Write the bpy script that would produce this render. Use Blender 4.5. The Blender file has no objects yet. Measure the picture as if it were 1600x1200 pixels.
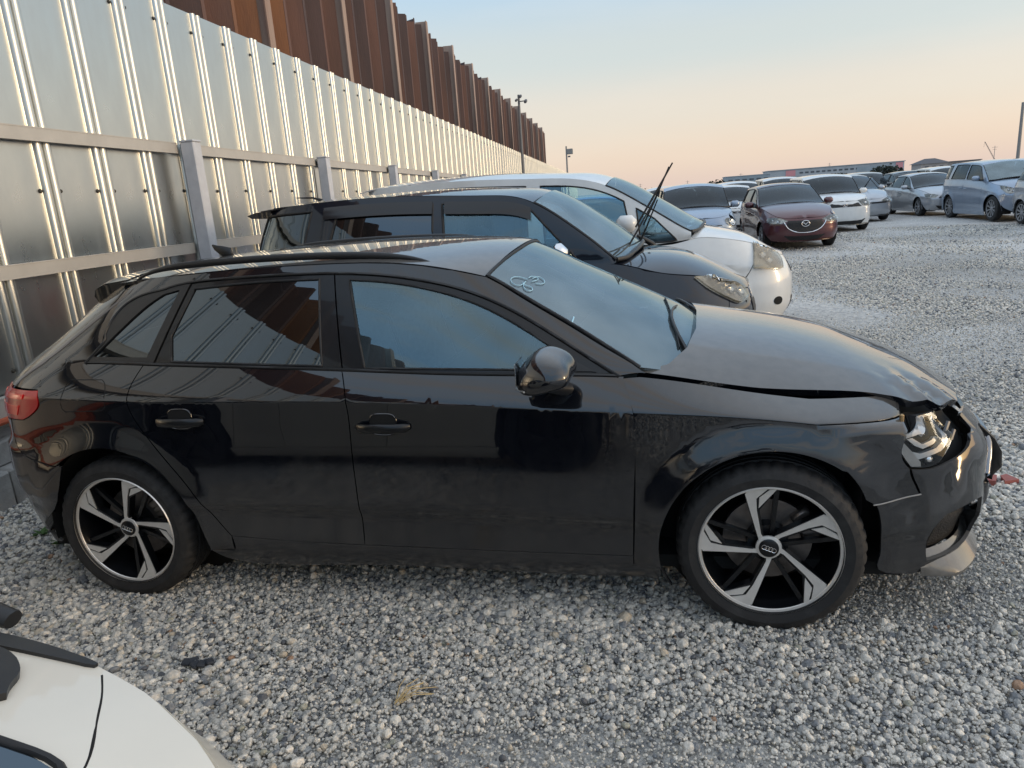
import bpy, bmesh, math, random
import numpy as np
from mathutils import Vector, Matrix
from mathutils.geometry import delaunay_2d_cdt
random.seed(7); RNG = np.random.default_rng(7)
sc = bpy.context.scene
COL = sc.collection
PI = math.pi

# ------------------------------------------------------------------ camera
FPX, YAW, PITCH, ROLL = 1119.08, 1.79470, -0.25155, -0.07339
CAM = np.array([2.3032, -3.2862, 1.5770])
cam_d = bpy.data.cameras.new('camera'); cam = bpy.data.objects.new('camera', cam_d); COL.objects.link(cam)
cam_d.sensor_width = 36; cam_d.lens = 36 * FPX / 1600; cam_d.clip_start = 0.05; cam_d.clip_end = 3000
_f = np.array([math.cos(YAW) * math.cos(PITCH), math.sin(YAW) * math.cos(PITCH), math.sin(PITCH)])
_r0 = np.array([math.sin(YAW), -math.cos(YAW), 0]); _u0 = np.cross(_r0, _f)
_c, _s = math.cos(ROLL), math.sin(ROLL)
_r = _c * _r0 + _s * _u0; _u = -_s * _r0 + _c * _u0
cam.matrix_world = Matrix(((_r[0], _u[0], -_f[0], CAM[0]), (_r[1], _u[1], -_f[1], CAM[1]),
                           (_r[2], _u[2], -_f[2], CAM[2]), (0, 0, 0, 1)))
sc.camera = cam

# ------------------------------------------------------------------ sky, sun, exposure
SUN_AZ, SUN_EL = math.radians(-4), math.radians(7)      # the glow just above the horizon, to the right of the frame
w = bpy.data.worlds.new('World'); sc.world = w; w.use_nodes = True
nt = w.node_tree; N = nt.nodes; L = nt.links; N.clear()
wo = N.new('ShaderNodeOutputWorld'); bg = N.new('ShaderNodeBackground'); L.new(bg.outputs[0], wo.inputs[0])
sky = N.new('ShaderNodeTexSky'); sky.sky_type = 'NISHITA'; sky.sun_disc = False
sky.sun_elevation = SUN_EL; sky.sun_rotation = PI / 2 - SUN_AZ
sky.air_density = 1.0; sky.dust_density = 2.0; sky.ozone_density = 1.5
tc = N.new('ShaderNodeTexCoord'); sep = N.new('ShaderNodeSeparateXYZ'); L.new(tc.outputs['Generated'], sep.inputs[0])
# evening gradient over elevation: peach at the horizon, grey blue above
rmp = N.new('ShaderNodeValToRGB'); L.new(sep.outputs['Z'], rmp.inputs[0])
cr = rmp.color_ramp; cr.interpolation = 'EASE'
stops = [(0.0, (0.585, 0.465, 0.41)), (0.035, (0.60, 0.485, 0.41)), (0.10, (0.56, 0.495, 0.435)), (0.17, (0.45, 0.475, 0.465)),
         (0.27, (0.34, 0.455, 0.56)), (0.42, (0.33, 0.475, 0.65)), (0.7, (0.56, 0.67, 0.80)), (1.0, (0.66, 0.74, 0.84))]  # unseen zenith brightened to light the gravel
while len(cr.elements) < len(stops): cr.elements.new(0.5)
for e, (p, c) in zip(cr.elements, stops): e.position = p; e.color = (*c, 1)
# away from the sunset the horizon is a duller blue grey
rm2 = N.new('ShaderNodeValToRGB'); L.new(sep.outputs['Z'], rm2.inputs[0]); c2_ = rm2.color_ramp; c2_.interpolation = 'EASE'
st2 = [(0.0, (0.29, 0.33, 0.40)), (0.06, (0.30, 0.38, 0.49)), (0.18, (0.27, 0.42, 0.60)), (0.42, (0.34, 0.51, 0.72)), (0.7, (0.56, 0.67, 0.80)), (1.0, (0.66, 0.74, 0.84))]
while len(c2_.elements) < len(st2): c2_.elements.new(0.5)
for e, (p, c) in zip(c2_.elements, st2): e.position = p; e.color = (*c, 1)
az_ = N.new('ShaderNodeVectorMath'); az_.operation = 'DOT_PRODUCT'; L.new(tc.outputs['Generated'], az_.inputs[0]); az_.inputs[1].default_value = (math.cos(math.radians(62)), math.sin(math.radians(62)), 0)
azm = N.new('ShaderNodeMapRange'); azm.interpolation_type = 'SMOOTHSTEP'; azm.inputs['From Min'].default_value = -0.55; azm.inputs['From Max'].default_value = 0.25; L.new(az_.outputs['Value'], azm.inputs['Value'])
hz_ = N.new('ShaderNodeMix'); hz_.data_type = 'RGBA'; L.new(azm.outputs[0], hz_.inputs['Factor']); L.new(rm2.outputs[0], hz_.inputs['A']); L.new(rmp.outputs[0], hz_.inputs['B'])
# thin cloud streaks
mp = N.new('ShaderNodeMapping'); mp.inputs['Scale'].default_value = (1.6, 4.2, 9.0); mp.inputs['Rotation'].default_value = (0, 0, 0.5)
L.new(tc.outputs['Generated'], mp.inputs[0])
nz = N.new('ShaderNodeTexNoise'); nz.inputs['Scale'].default_value = 1.4; nz.inputs['Detail'].default_value = 7; nz.inputs['Roughness'].default_value = 0.55
L.new(mp.outputs[0], nz.inputs[0])
cm = N.new('ShaderNodeMapRange'); cm.inputs['From Min'].default_value = 0.50; cm.inputs['From Max'].default_value = 0.70
cm.inputs['To Max'].default_value = 0.85; L.new(nz.outputs['Fac'], cm.inputs['Value'])
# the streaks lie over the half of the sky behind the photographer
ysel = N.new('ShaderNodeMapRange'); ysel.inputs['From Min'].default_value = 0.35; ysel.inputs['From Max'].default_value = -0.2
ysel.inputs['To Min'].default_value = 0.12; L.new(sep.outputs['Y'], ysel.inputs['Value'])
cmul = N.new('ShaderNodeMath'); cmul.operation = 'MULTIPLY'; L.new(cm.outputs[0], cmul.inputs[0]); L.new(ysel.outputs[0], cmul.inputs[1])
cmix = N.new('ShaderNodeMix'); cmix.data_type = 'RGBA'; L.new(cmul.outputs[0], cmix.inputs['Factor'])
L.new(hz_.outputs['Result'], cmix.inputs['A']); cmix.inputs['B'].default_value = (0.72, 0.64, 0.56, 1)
# warm glow round the sun's azimuth
sd = N.new('ShaderNodeVectorMath'); sd.operation = 'DOT_PRODUCT'; L.new(tc.outputs['Generated'], sd.inputs[0])
sd.inputs[1].default_value = (math.cos(SUN_AZ) * math.cos(SUN_EL), math.sin(SUN_AZ) * math.cos(SUN_EL), math.sin(SUN_EL))
gm = N.new('ShaderNodeMapRange'); gm.interpolation_type = 'SMOOTHERSTEP'; gm.inputs['From Min'].default_value = 0.5; gm.inputs['From Max'].default_value = 1.0
L.new(sd.outputs['Value'], gm.inputs['Value'])
ga = N.new('ShaderNodeMix'); ga.data_type = 'RGBA'; ga.blend_type = 'ADD'; L.new(gm.outputs[0], ga.inputs['Factor'])
L.new(cmix.outputs['Result'], ga.inputs['A']); ga.inputs['B'].default_value = (0.5, 0.36, 0.21, 1)
# the physical sky, weak, on top
sk = N.new('ShaderNodeMix'); sk.data_type = 'RGBA'; sk.blend_type = 'ADD'; sk.inputs['Factor'].default_value = 1
sks = N.new('ShaderNodeVectorMath'); sks.operation = 'SCALE'; sks.inputs['Scale'].default_value = 0.05; L.new(sky.outputs[0], sks.inputs[0])
L.new(ga.outputs['Result'], sk.inputs['A']); L.new(sks.outputs[0], sk.inputs['B'])
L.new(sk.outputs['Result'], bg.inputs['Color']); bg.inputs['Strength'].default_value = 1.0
sun_d = bpy.data.lights.new('sun', 'SUN'); sun = bpy.data.objects.new('sun', sun_d); COL.objects.link(sun)
sun_d.energy = 0.5; sun_d.angle = math.radians(12); sun_d.color = (1.0, 0.78, 0.55)
sun.rotation_euler = Vector((math.cos(SUN_AZ) * math.cos(SUN_EL), math.sin(SUN_AZ) * math.cos(SUN_EL), math.sin(SUN_EL))).to_track_quat('Z', 'Y').to_euler()
sc.view_settings.view_transform = 'Standard'; sc.view_settings.look = 'None'; sc.view_settings.exposure = 0.36; sc.view_settings.gamma = 1.0
sc.render.engine = 'CYCLES'; sc.cycles.use_denoising = True; sc.cycles.max_bounces = 8; sc.cycles.transparent_max_bounces = 12
sc.cycles.glossy_bounces = 5; sc.cycles.caustics_reflective = False; sc.cycles.caustics_refractive = False

# ------------------------------------------------------------------ helpers: materials
MATS = {}
def pm(name, col, rough=0.5, metal=0.0, coat=0.0, var=0.0, vscale=8.0, bump=0.0, bscale=60.0, col2=None, rvar=0.0,
       stretch=(1, 1, 1), spec=0.5, emit=None, coatr=0.03, detail=5, contrast=(0.35, 0.65)):
    """procedural Principled material: noise-mixed colour, noise roughness, noise bump"""
    if name in MATS: return MATS[name]
    m = bpy.data.materials.new(name); MATS[name] = m; m.use_nodes = True
    n = m.node_tree.nodes; l = m.node_tree.links; b = n['Principled BSDF']
    b.inputs['Base Color'].default_value = (*col, 1); b.inputs['Roughness'].default_value = rough
    b.inputs['Metallic'].default_value = metal; b.inputs['Coat Weight'].default_value = coat
    b.inputs['Coat Roughness'].default_value = coatr; b.inputs['Specular IOR Level'].default_value = spec
    if emit: b.inputs['Emission Color'].default_value = (*emit[:3], 1); b.inputs['Emission Strength'].default_value = emit[3]
    if var or col2 or bump or rvar:
        t = n.new('ShaderNodeTexCoord'); mpn = n.new('ShaderNodeMapping'); mpn.inputs['Scale'].default_value = stretch
        l.new(t.outputs['Object'], mpn.inputs[0])
    if var or col2 or rvar:
        z = n.new('ShaderNodeTexNoise'); z.inputs['Scale'].default_value = vscale; z.inputs['Detail'].default_value = detail
        z.inputs['Roughness'].default_value = 0.62
        l.new(mpn.outputs[0], z.inputs[0])
        mr = n.new('ShaderNodeMapRange'); mr.inputs['From Min'].default_value = contrast[0]; mr.inputs['From Max'].default_value = contrast[1]
        l.new(z.outputs['Fac'], mr.inputs['Value'])
        c2 = col2 if col2 else tuple(max(0, c * (1 - var)) for c in col)
        mx = n.new('ShaderNodeMix'); mx.data_type = 'RGBA'; l.new(mr.outputs[0], mx.inputs['Factor'])
        mx.inputs['A'].default_value = (*col, 1); mx.inputs['B'].default_value = (*c2, 1); l.new(mx.outputs['Result'], b.inputs['Base Color'])
        if rvar:
            rr = n.new('ShaderNodeMapRange'); rr.inputs['To Min'].default_value = max(0, rough - rvar); rr.inputs['To Max'].default_value = rough + rvar
            l.new(mr.outputs[0], rr.inputs['Value']); l.new(rr.outputs[0], b.inputs['Roughness'])
    if bump:
        z2 = n.new('ShaderNodeTexNoise'); z2.inputs['Scale'].default_value = bscale; z2.inputs['Detail'].default_value = 4
        l.new(mpn.outputs[0], z2.inputs[0])
        bm_ = n.new('ShaderNodeBump'); bm_.inputs['Strength'].default_value = bump; bm_.inputs['Distance'].default_value = 0.01
        l.new(z2.outputs['Fac'], bm_.inputs['Height']); l.new(bm_.outputs[0], b.inputs['Normal'])
    return m

# ------------------------------------------------------------------ helpers: objects
def tag(o, label=None, cat=None, group=None, kind=None):
    if label: o['label'] = label
    if cat: o['category'] = cat
    if group: o['group'] = group
    if kind: o['kind'] = kind
    return o
def empty(name, loc=(0, 0, 0), rz=0.0, label=None, cat=None, group=None):
    o = bpy.data.objects.new(name, None); COL.objects.link(o); o.location = loc; o.rotation_euler = (0, 0, rz)
    o.empty_display_size = 0.1
    return tag(o, label, cat, group)
def mesh_obj(name, V, F, mat, parent=None, smooth=False, normals=None, auto=None):
    me = bpy.data.meshes.new(name)
    me.from_pydata([tuple(map(float, v)) for v in V], [], [tuple(int(i) for i in f) for f in F]); me.update()
    o = bpy.data.objects.new(name, me); COL.objects.link(o)
    for m in (mat if isinstance(mat, (list, tuple)) else [mat]): me.materials.append(m)
    if smooth: me.polygons.foreach_set('use_smooth', [True] * len(me.polygons))
    if normals is not None: me.normals_split_custom_set(normals)
    elif auto is not None: me.set_sharp_from_angle(angle=math.radians(auto))
    if parent is not None: o.parent = parent
    return o
class MB:
    """collects simple shapes into one mesh"""
    def __init__(s): s.V = []; s.F = []
    def add(s, V, F):
        k = len(s.V); s.V += [tuple(map(float, v)) for v in V]; s.F += [tuple(int(i) + k for i in f) for f in F]; return s
    def box(s, c, d, R=None, bev=0.0):
        x, y, z = [a / 2 for a in d]
        if bev > 0:
            b = min(bev, x * .9, y * .9, z * .9); P = []
            for sx in (-1, 1):
                for sy in (-1, 1):
                    for sz in (-1, 1):
                        P += [(sx * (x - b), sy * (y - b), sz * z), (sx * (x - b), sy * y, sz * (z - b)), (sx * x, sy * (y - b), sz * (z - b))]
            t = bmesh.new(); vs = [t.verts.new(p) for p in P]; r = bmesh.ops.convex_hull(t, input=vs)
            t.verts.index_update(); V = [v.co[:] for v in t.verts]; F = [[v.index for v in f.verts] for f in t.faces]; t.free()
        else:
            V = [(sx * x, sy * y, sz * z) for sx in (-1, 1) for sy in (-1, 1) for sz in (-1, 1)]
            F = [(0, 1, 3, 2), (4, 6, 7, 5), (0, 4, 5, 1), (2, 3, 7, 6), (0, 2, 6, 4), (1, 5, 7, 3)]
        if R is not None: V = [tuple(R @ Vector(v)) for v in V]
        return s.add([(v[0] + c[0], v[1] + c[1], v[2] + c[2]) for v in V], F)
    def tube(s, pts, r, n=8, cap=True, flat=None, closed=False):
        """swept tube; r scalar or list; flat=(rw, rh) ellipse with rh along world up"""
        P = [Vector(p) for p in pts]; m = len(P); V = []
        for i, p in enumerate(P):
            a = P[(i - 1) % m] if (i > 0 or closed) else P[i]; b = P[(i + 1) % m] if (i < m - 1 or closed) else P[i]
            t = (b - a).normalized(); up = Vector((0, 0, 1)) if abs(t.z) < 0.95 else Vector((0, 1, 0))
            sd_ = t.cross(up).normalized(); u_ = sd_.cross(t).normalized()
            rr = r[i] if isinstance(r, (list, tuple)) else r
            fw, fh = flat if flat else (1, 1)
            for k in range(n):
                a_ = 2 * PI * k / n; V.append(p + sd_ * (math.cos(a_) * rr * fw) + u_ * (math.sin(a_) * rr * fh))
        F = []
        for i in range(m if closed else m - 1):
            for k in range(n):
                j = (i + 1) % m; F.append((i * n + k, i * n + (k + 1) % n, j * n + (k + 1) % n, j * n + k))
        if cap and not closed: F += [tuple(range(n))[::-1], tuple((m - 1) * n + k for k in range(n))]
        return s.add(V, F)
    def lathe(s, prof, n=32, c=(0, 0, 0), axis='y'):
        """profile [(radius, along axis)]"""
        V = []; m = len(prof)
        for k in range(n):
            a = 2 * PI * k / n
            for r, t in prof:
                if axis == 'y': v = (r * math.cos(a), t, r * math.sin(a))
                elif axis == 'z': v = (r * math.cos(a), r * math.sin(a), t)
                else: v = (t, r * math.cos(a), r * math.sin(a))
                V.append((v[0] + c[0], v[1] + c[1], v[2] + c[2]))
        F = [(k * m + i, k * m + i + 1, ((k + 1) % n) * m + i + 1, ((k + 1) % n) * m + i) for k in range(n) for i in range(m - 1)]
        return s.add(V, F)
    def prism(s, poly, z0, z1, f=None):
        """poly of (a,b) extruded along third axis; f maps (a,b,c)->xyz"""
        n = len(poly); f = f or (lambda a, b, c: (a, b, c))
        V = [f(a, b, z0) for a, b in poly] + [f(a, b, z1) for a, b in poly]
        F = [tuple(range(n))[::-1], tuple(range(n, 2 * n))] + [(i, (i + 1) % n, n + (i + 1) % n, n + i) for i in range(n)]
        return s.add(V, F)
    def build(s, name, mat, parent=None, smooth=False, auto=35):
        return mesh_obj(name, s.V, s.F, mat, parent, smooth=True if smooth or auto else False, auto=auto)
# ------------------------------------------------------------------ ground and gravel
def ground_mat():
    m = bpy.data.materials.new('gravel_ground'); m.use_nodes = True; n = m.node_tree.nodes; l = m.node_tree.links; b = n['Principled BSDF']
    t = n.new('ShaderNodeTexCoord')
    v = n.new('ShaderNodeTexVoronoi'); v.inputs['Scale'].default_value = 34; l.new(t.outputs['Object'], v.inputs[0])
    v2 = n.new('ShaderNodeTexVoronoi'); v2.inputs['Scale'].default_value = 90; l.new(t.outputs['Object'], v2.inputs[0])
    r = n.new('ShaderNodeValToRGB'); sp = n.new('ShaderNodeSeparateColor'); l.new(v.outputs['Color'], sp.inputs[0]); l.new(sp.outputs[0], r.inputs[0])
    e = r.color_ramp.elements; cs = [(0, (.31, .31, .315)), (.2, (.41, .41, .405)), (.5, (.50, .495, .475)), (.8, (.57, .56, .535)), (1, (.64, .62, .585))]
    while len(e) < len(cs): e.new(.5)
    for q, (p, c) in zip(e, cs): q.position = p; q.color = (*c, 1)
    big = n.new('ShaderNodeTexNoise'); big.inputs['Scale'].default_value = 0.35; big.inputs['Detail'].default_value = 6; l.new(t.outputs['Object'], big.inputs[0])
    br = n.new('ShaderNodeMapRange'); br.inputs['From Min'].default_value = .35; br.inputs['From Max'].default_value = .68
    br.inputs['To Min'].default_value = 0.74; br.inputs['To Max'].default_value = 1.18; l.new(big.outputs['Fac'], br.inputs['Value'])
    mul = n.new('ShaderNodeVectorMath'); mul.operation = 'SCALE'; l.new(r.outputs[0], mul.inputs[0]); l.new(br.outputs[0], mul.inputs['Scale'])
    l.new(mul.outputs[0], b.inputs['Base Color']); b.inputs['Roughness'].default_value = .85
    ad = n.new('ShaderNodeMath'); ad.operation = 'MULTIPLY_ADD'; l.new(v.outputs['Distance'], ad.inputs[0]); ad.inputs[1].default_value = -1
    l.new(v2.outputs['Distance'], ad.inputs[2])
    bp = n.new('ShaderNodeBump'); bp.inputs['Strength'].default_value = .5; bp.inputs['Distance'].default_value = .02
    l.new(ad.outputs[0], bp.inputs['Height']); l.new(bp.outputs[0], b.inputs['Normal'])
    return m
g = MB(); xs = [-600, -120, -40] + list(np.arange(-14, 30.1, 0.4)) + [60, 150, 700]; ys = [-300, -60, -20] + list(np.arange(-8, 40.1, 0.4)) + [90, 250, 900]
def gz(x, y):
    inside = min(1, max(0, (x + 1.2) / .6)) * min(1, max(0, (30 - x) / 4)) * min(1, max(0, (40 - y) / 6)) * min(1, max(0, (y + 8) / 2))
    far = min(1., max(0., (math.hypot(x - 1.5, y) - 3.2) / 3))
    return -0.012 + inside * far * (0.014 * math.sin(x * 0.9 + 1.3 * math.sin(y * .35)) * math.sin(y * .7 + .6) + 0.008 * math.sin(x * 2.3 + y * .8))
V = [(x, y, gz(x, y)) for x in xs for y in ys]; ny = len(ys)
F = [(i * ny + j, (i + 1) * ny + j, (i + 1) * ny + j + 1, i * ny + j + 1) for i in range(len(xs) - 1) for j in range(ny - 1)]
tag(mesh_obj('ground', V, F, ground_mat(), smooth=True), 'grey gravel yard stretching out to the horizon', 'ground', kind='structure')

def stone_mat():
    m = bpy.data.materials.new('stones'); m.use_nodes = True; n = m.node_tree.nodes; l = m.node_tree.links; b = n['Principled BSDF']
    oi = n.new('ShaderNodeObjectInfo'); r = n.new('ShaderNodeValToRGB'); l.new(oi.outputs['Random'], r.inputs[0])
    r.color_ramp.interpolation = 'CONSTANT'; e = r.color_ramp.elements
    cs = [(0, (.12, .13, .15)), (.025, (.22, .24, .27)), (.11, (.36, .38, .395)), (.24, (.50, .505, .50)), (.40, (.59, .59, .57)),
          (.62, (.68, .67, .64)), (.78, (.75, .735, .69)), (.93, (.54, .49, .41)), (.953, (.38, .39, .34)), (.965, (.80, .79, .76)), (.995, (.36, .24, .17))]
    while len(e) < len(cs): e.new(.5)
    for q, (p, c) in zip(e, cs): q.position = p; q.color = (*c, 1)
    t = n.new('ShaderNodeTexCoord'); z = n.new('ShaderNodeTexNoise'); z.inputs['Scale'].default_value = 2.2; z.inputs['Detail'].default_value = 6
    l.new(t.outputs['Object'], z.inputs[0]); mr = n.new('ShaderNodeMapRange'); mr.inputs['From Min'].default_value = .3; mr.inputs['From Max'].default_value = .7
    mr.inputs['To Min'].default_value = .72; mr.inputs['To Max'].default_value = 1.15; l.new(z.outputs['Fac'], mr.inputs['Value'])
    s = n.new('ShaderNodeVectorMath'); s.operation = 'SCALE'; l.new(r.outputs[0], s.inputs[0]); l.new(mr.outputs[0], s.inputs['Scale'])
    tn = n.new('ShaderNodeVectorMath'); tn.operation = 'MULTIPLY'; tn.inputs[1].default_value = (1.05, 1.0, .935); l.new(s.outputs[0], tn.inputs[0])
    l.new(tn.outputs[0], b.inputs['Base Color']); b.inputs['Roughness'].default_value = .8
    bp = n.new('ShaderNodeBump'); bp.inputs['Strength'].default_value = .35; bp.inputs['Distance'].default_value = .1; l.new(z.outputs['Fac'], bp.inputs['Height']); l.new(bp.outputs[0], b.inputs['Normal'])
    return m
def gravel():
    sm = stone_mat(); src = bpy.data.collections.new('stone_shapes')
    for k in range(12):
        bm = bmesh.new(); bmesh.ops.create_icosphere(bm, subdivisions=2, radius=0.5)
        R = np.random.default_rng(100 + k); pl = R.normal(size=(7, 3)); pl /= np.linalg.norm(pl, axis=1)[:, None]; dd = R.uniform(.30, .46, 7)
        sx, sy, sz = 1.0, R.uniform(.68, .98), R.uniform(.5, .8)
        for v in bm.verts:
            p = np.array(v.co)
            for q, d in zip(pl, dd):      # chop with planes: crushed, slightly rounded stone
                s = p @ q
                if s > d: p = p - q * (s - d) * .9
            v.co = (p[0] * sx, p[1] * sy, p[2] * sz)
        me = bpy.data.meshes.new('pebble'); bm.to_mesh(me); bm.free(); me.materials.append(sm)
        me.polygons.foreach_set('use_smooth', [k % 3 != 0] * len(me.polygons))
        o = bpy.data.objects.new('pebble', me); src.objects.link(o)
    # scatter positions: jittered cells, thinning with the distance from the viewpoint
    P = []; S = []
    def layer(cell, dmin, dmax, smin, smax, keep=1.0, zoff=0.0):
        X, Y = np.meshgrid(np.arange(-2.2, 20, cell), np.arange(-4.4, 24, cell))
        x = X.ravel() + RNG.uniform(-.55, .55, X.size) * cell; y = Y.ravel() + RNG.uniform(-.55, .55, X.size) * cell
        dx, dy = x - CAM[0], y - CAM[1]; d = np.hypot(dx, dy); az = np.arctan2(dy, dx)
        da = np.abs((az - YAW + PI) % (2 * PI) - PI)
        ok = (d < dmax) & (d >= dmin) & ((da < 0.92) | (d < 2.6)) & (RNG.random(x.size) < keep)
        ok &= x > -1.62 - 0.07 * y
        x, y, d = x[ok], y[ok], d[ok]
        fine = np.clip(.5 + .9 * (np.sin(x * 1.7 + 2.1 * np.sin(y * .9)) * np.sin(y * 1.3 + .7 + np.sin(x * .8)) - .1), 0, 1)
        s = RNG.uniform(smin, smax, x.size) ** 1.0 * (.62 + .5 * fine) * (1 + .5 * (RNG.random(x.size) > .96))
        drop = (fine < .22) & (s > .016) & (RNG.random(x.size) < .55); x, y, s, fine = x[~drop], y[~drop], s[~drop], fine[~drop]
        z = RNG.uniform(-.006, .008, x.size) + zoff
        P.append(np.stack([x, y, z], 1)); S.append(s)
    layer(.0165, 0, 5.5, .014, .029); layer(.036, 0, 5.5, .026, .044, zoff=.004); layer(.014, 0, 3.6, .009, .017, zoff=.004)
    layer(.024, 5.5, 9.0, .016, .032); layer(.038, 9.0, 15.0, .020, .038); layer(.075, 15, 24, .025, .045)
    for wx in (0, 2.636):       # stones pushed up round the near tyres
        for _ in range(260):
            a = RNG.uniform(-.19, .19); yy = RNG.choice([-.895, -.65]) + RNG.uniform(-.035, .035) if abs(a) < .13 else RNG.uniform(-.93, -.63)
            P.append(np.array([[wx + a, yy, RNG.uniform(.002, .024) * (1 - abs(a) * 2)]])); S.append(np.array([RNG.uniform(.012, .026)]))
    P = np.concatenate(P); S = np.concatenate(S)
    me = bpy.data.meshes.new('gravel'); me.vertices.add(len(P)); me.vertices.foreach_set('co', P.astype(np.float32).ravel())
    a = me.attributes.new('s', 'FLOAT', 'POINT'); a.data.foreach_set('value', S.astype(np.float32))
    a = me.attributes.new('r', 'FLOAT_VECTOR', 'POINT'); rr = np.stack([RNG.normal(0, .45, len(P)), RNG.normal(0, .45, len(P)), RNG.uniform(0, 6.28, len(P))], 1)
    a.data.foreach_set('vector', rr.astype(np.float32).ravel()); me.update()
    o = bpy.data.objects.new('gravel', me); COL.objects.link(o)
    ng = bpy.data.node_groups.new('scatter', 'GeometryNodeTree'); ng.interface.new_socket('Geometry', in_out='INPUT', socket_type='NodeSocketGeometry')
    ng.interface.new_socket('Geometry', in_out='OUTPUT', socket_type='NodeSocketGeometry')
    n = ng.nodes; l = ng.links; gi = n.new('NodeGroupInput'); go = n.new('NodeGroupOutput')
    ci = n.new('GeometryNodeCollectionInfo'); ci.inputs['Collection'].default_value = src; ci.inputs['Separate Children'].default_value = True; ci.inputs['Reset Children'].default_value = True
    ip = n.new('GeometryNodeInstanceOnPoints'); ip.inputs['Pick Instance'].default_value = True
    na = n.new('GeometryNodeInputNamedAttribute'); na.data_type = 'FLOAT'; na.inputs['Name'].default_value = 's'
    nr = n.new('GeometryNodeInputNamedAttribute'); nr.data_type = 'FLOAT_VECTOR'; nr.inputs['Name'].default_value = 'r'
    er = n.new('FunctionNodeEulerToRotation')
    l.new(gi.outputs[0], ip.inputs['Points']); l.new(ci.outputs[0], ip.inputs['Instance']); l.new(nr.outputs[0], er.inputs[0]); l.new(er.outputs[0], ip.inputs['Rotation'])
    l.new(na.outputs[0], ip.inputs['Scale']); l.new(ip.outputs[0], go.inputs[0])
    md = o.modifiers.new('scatter', 'NODES'); md.node_group = ng
    tag(o, 'loose grey and bluish crushed stones covering the yard', 'gravel', kind='stuff')
    print('stones', len(P))
gravel()

# ------------------------------------------------------------------ fence, posts, kerb, sheet piles
A94 = math.radians(94); FD = np.array([math.cos(A94), math.sin(A94), 0]); FN = np.array([math.sin(A94), -math.cos(A94), 0])  # along, towards the yard
def fp(s, n=0.0, z=0.0):
    """point at s metres along the fence, n metres in front of its sheets"""
    return np.array([-1.75, 0, z]) + FD * s + FN * n
FROT = Matrix.Rotation(A94 - PI / 2, 3, 'Z')     # local x = towards the yard, local y = along
M_sheet = pm('galvanised_sheet', (0.60, 0.61, 0.585), rough=0.32, metal=0.95, rvar=0.05, vscale=3.0, var=0.10, stretch=(1, 1, .35), bump=0.02, bscale=5)
M_rib = pm('galvanised_rib', (0.86, 0.80, 0.70), rough=0.20, metal=1.0, var=.08, vscale=5, stretch=(1, 1, .2))
M_post = pm('painted_post', (0.62, 0.63, 0.66), rough=0.5, var=0.12, vscale=12)
M_railp = pm('painted_rail', (0.56, 0.52, 0.46), rough=0.45, var=0.10, vscale=5, metal=.2)
M_bolt = pm('dark_bolt', (0.05, 0.045, 0.035), rough=0.6)
M_conc = pm('concrete', (0.36, 0.36, 0.35), rough=0.9, var=0.25, vscale=9, bump=.4, bscale=80)
P56 = 0.565
fence = empty('sheet_metal_fence', tuple(fp(0)), A94 - PI / 2, 'tall silvery corrugated metal fence with paired ribs behind the row of cars', 'fence')
def fence_bay(z0, z1):
    """one 0.56 m sheet: flat field, then two round ribs; local x towards yard, y along"""
    prof = [(0, 0), (0, .004), (0, .394), (0, .40)]
    for c in (.435, .515):
        for k in range(9):
            a = PI * k / 8; prof.append((.002 + .034 * math.sin(a) ** .8, c - .032 * math.cos(a)))
    prof += [(0, P56)]
    V = []; F = []; NR = []
    zs = [z0, z1]
    for z in zs: V += [(x, y, z) for x, y in prof]
    n = len(prof)
    F = [(i, i + 1, n + i + 1, n + i) for i in range(n - 1)]
    return V, F
V, F = fence_bay(0.42, 3.45)
me_bay = bpy.data.meshes.new('fence_panel'); me_bay.from_pydata(V, [], F); me_bay.materials.append(M_sheet)
me_bay.polygons.foreach_set('use_smooth', [True] * len(F)); me_bay.set_sharp_from_angle(angle=math.radians(12) + .38)
bolt = MB()
for z in (0.75, 1.86, 3.28):
    for y in (.383, .568): bolt.lathe([(0, .014), (.011, .012), (.015, .004), (.015, 0.0)], 8, (0, y, z), 'x')
me_bolt = bolt.build('panel_bolts', M_bolt); COL.objects.unlink(me_bolt); me_bolt = me_bolt.data
S0 = -0.05                              # ribs at s = 1.05 + k*0.565
k0, k1 = -16, 135
for k in range(k0, k1):
    y = 1.05 - .475 + k * P56
    o = bpy.data.objects.new('fence_panel', me_bay); COL.objects.link(o); o.parent = fence; o.location = (random.uniform(-.002, .002), y, random.uniform(-.004, .004))
    if k < 60:
        b = bpy.data.objects.new('bolt_set', me_bolt); COL.objects.link(b); b.parent = o; b['kind'] = 'stuff'
# posts every 3.01 m, 12 cm square, flat cap
pb = MB().box((0, 0, 1.12), (.125, .125, 2.28), bev=.008); me_post = pb.build('fence_post', M_post); COL.objects.unlink(me_post); me_post = me_post.data
cb = MB().box((0, 0, 2.268), (.135, .135, .016), bev=.004); me_cap = cb.build('post_cap', M_post); COL.objects.unlink(me_cap); me_cap = me_cap.data
posts = [2.60 + 3.01 * k for k in range(-4, 18)]
for s in posts:
    o = bpy.data.objects.new('fence_post', me_post); COL.objects.link(o); o.parent = fence; o.location = (.17, s, 0)
    c = bpy.data.objects.new('post_cap', me_cap); COL.objects.link(c); c.parent = o
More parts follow.
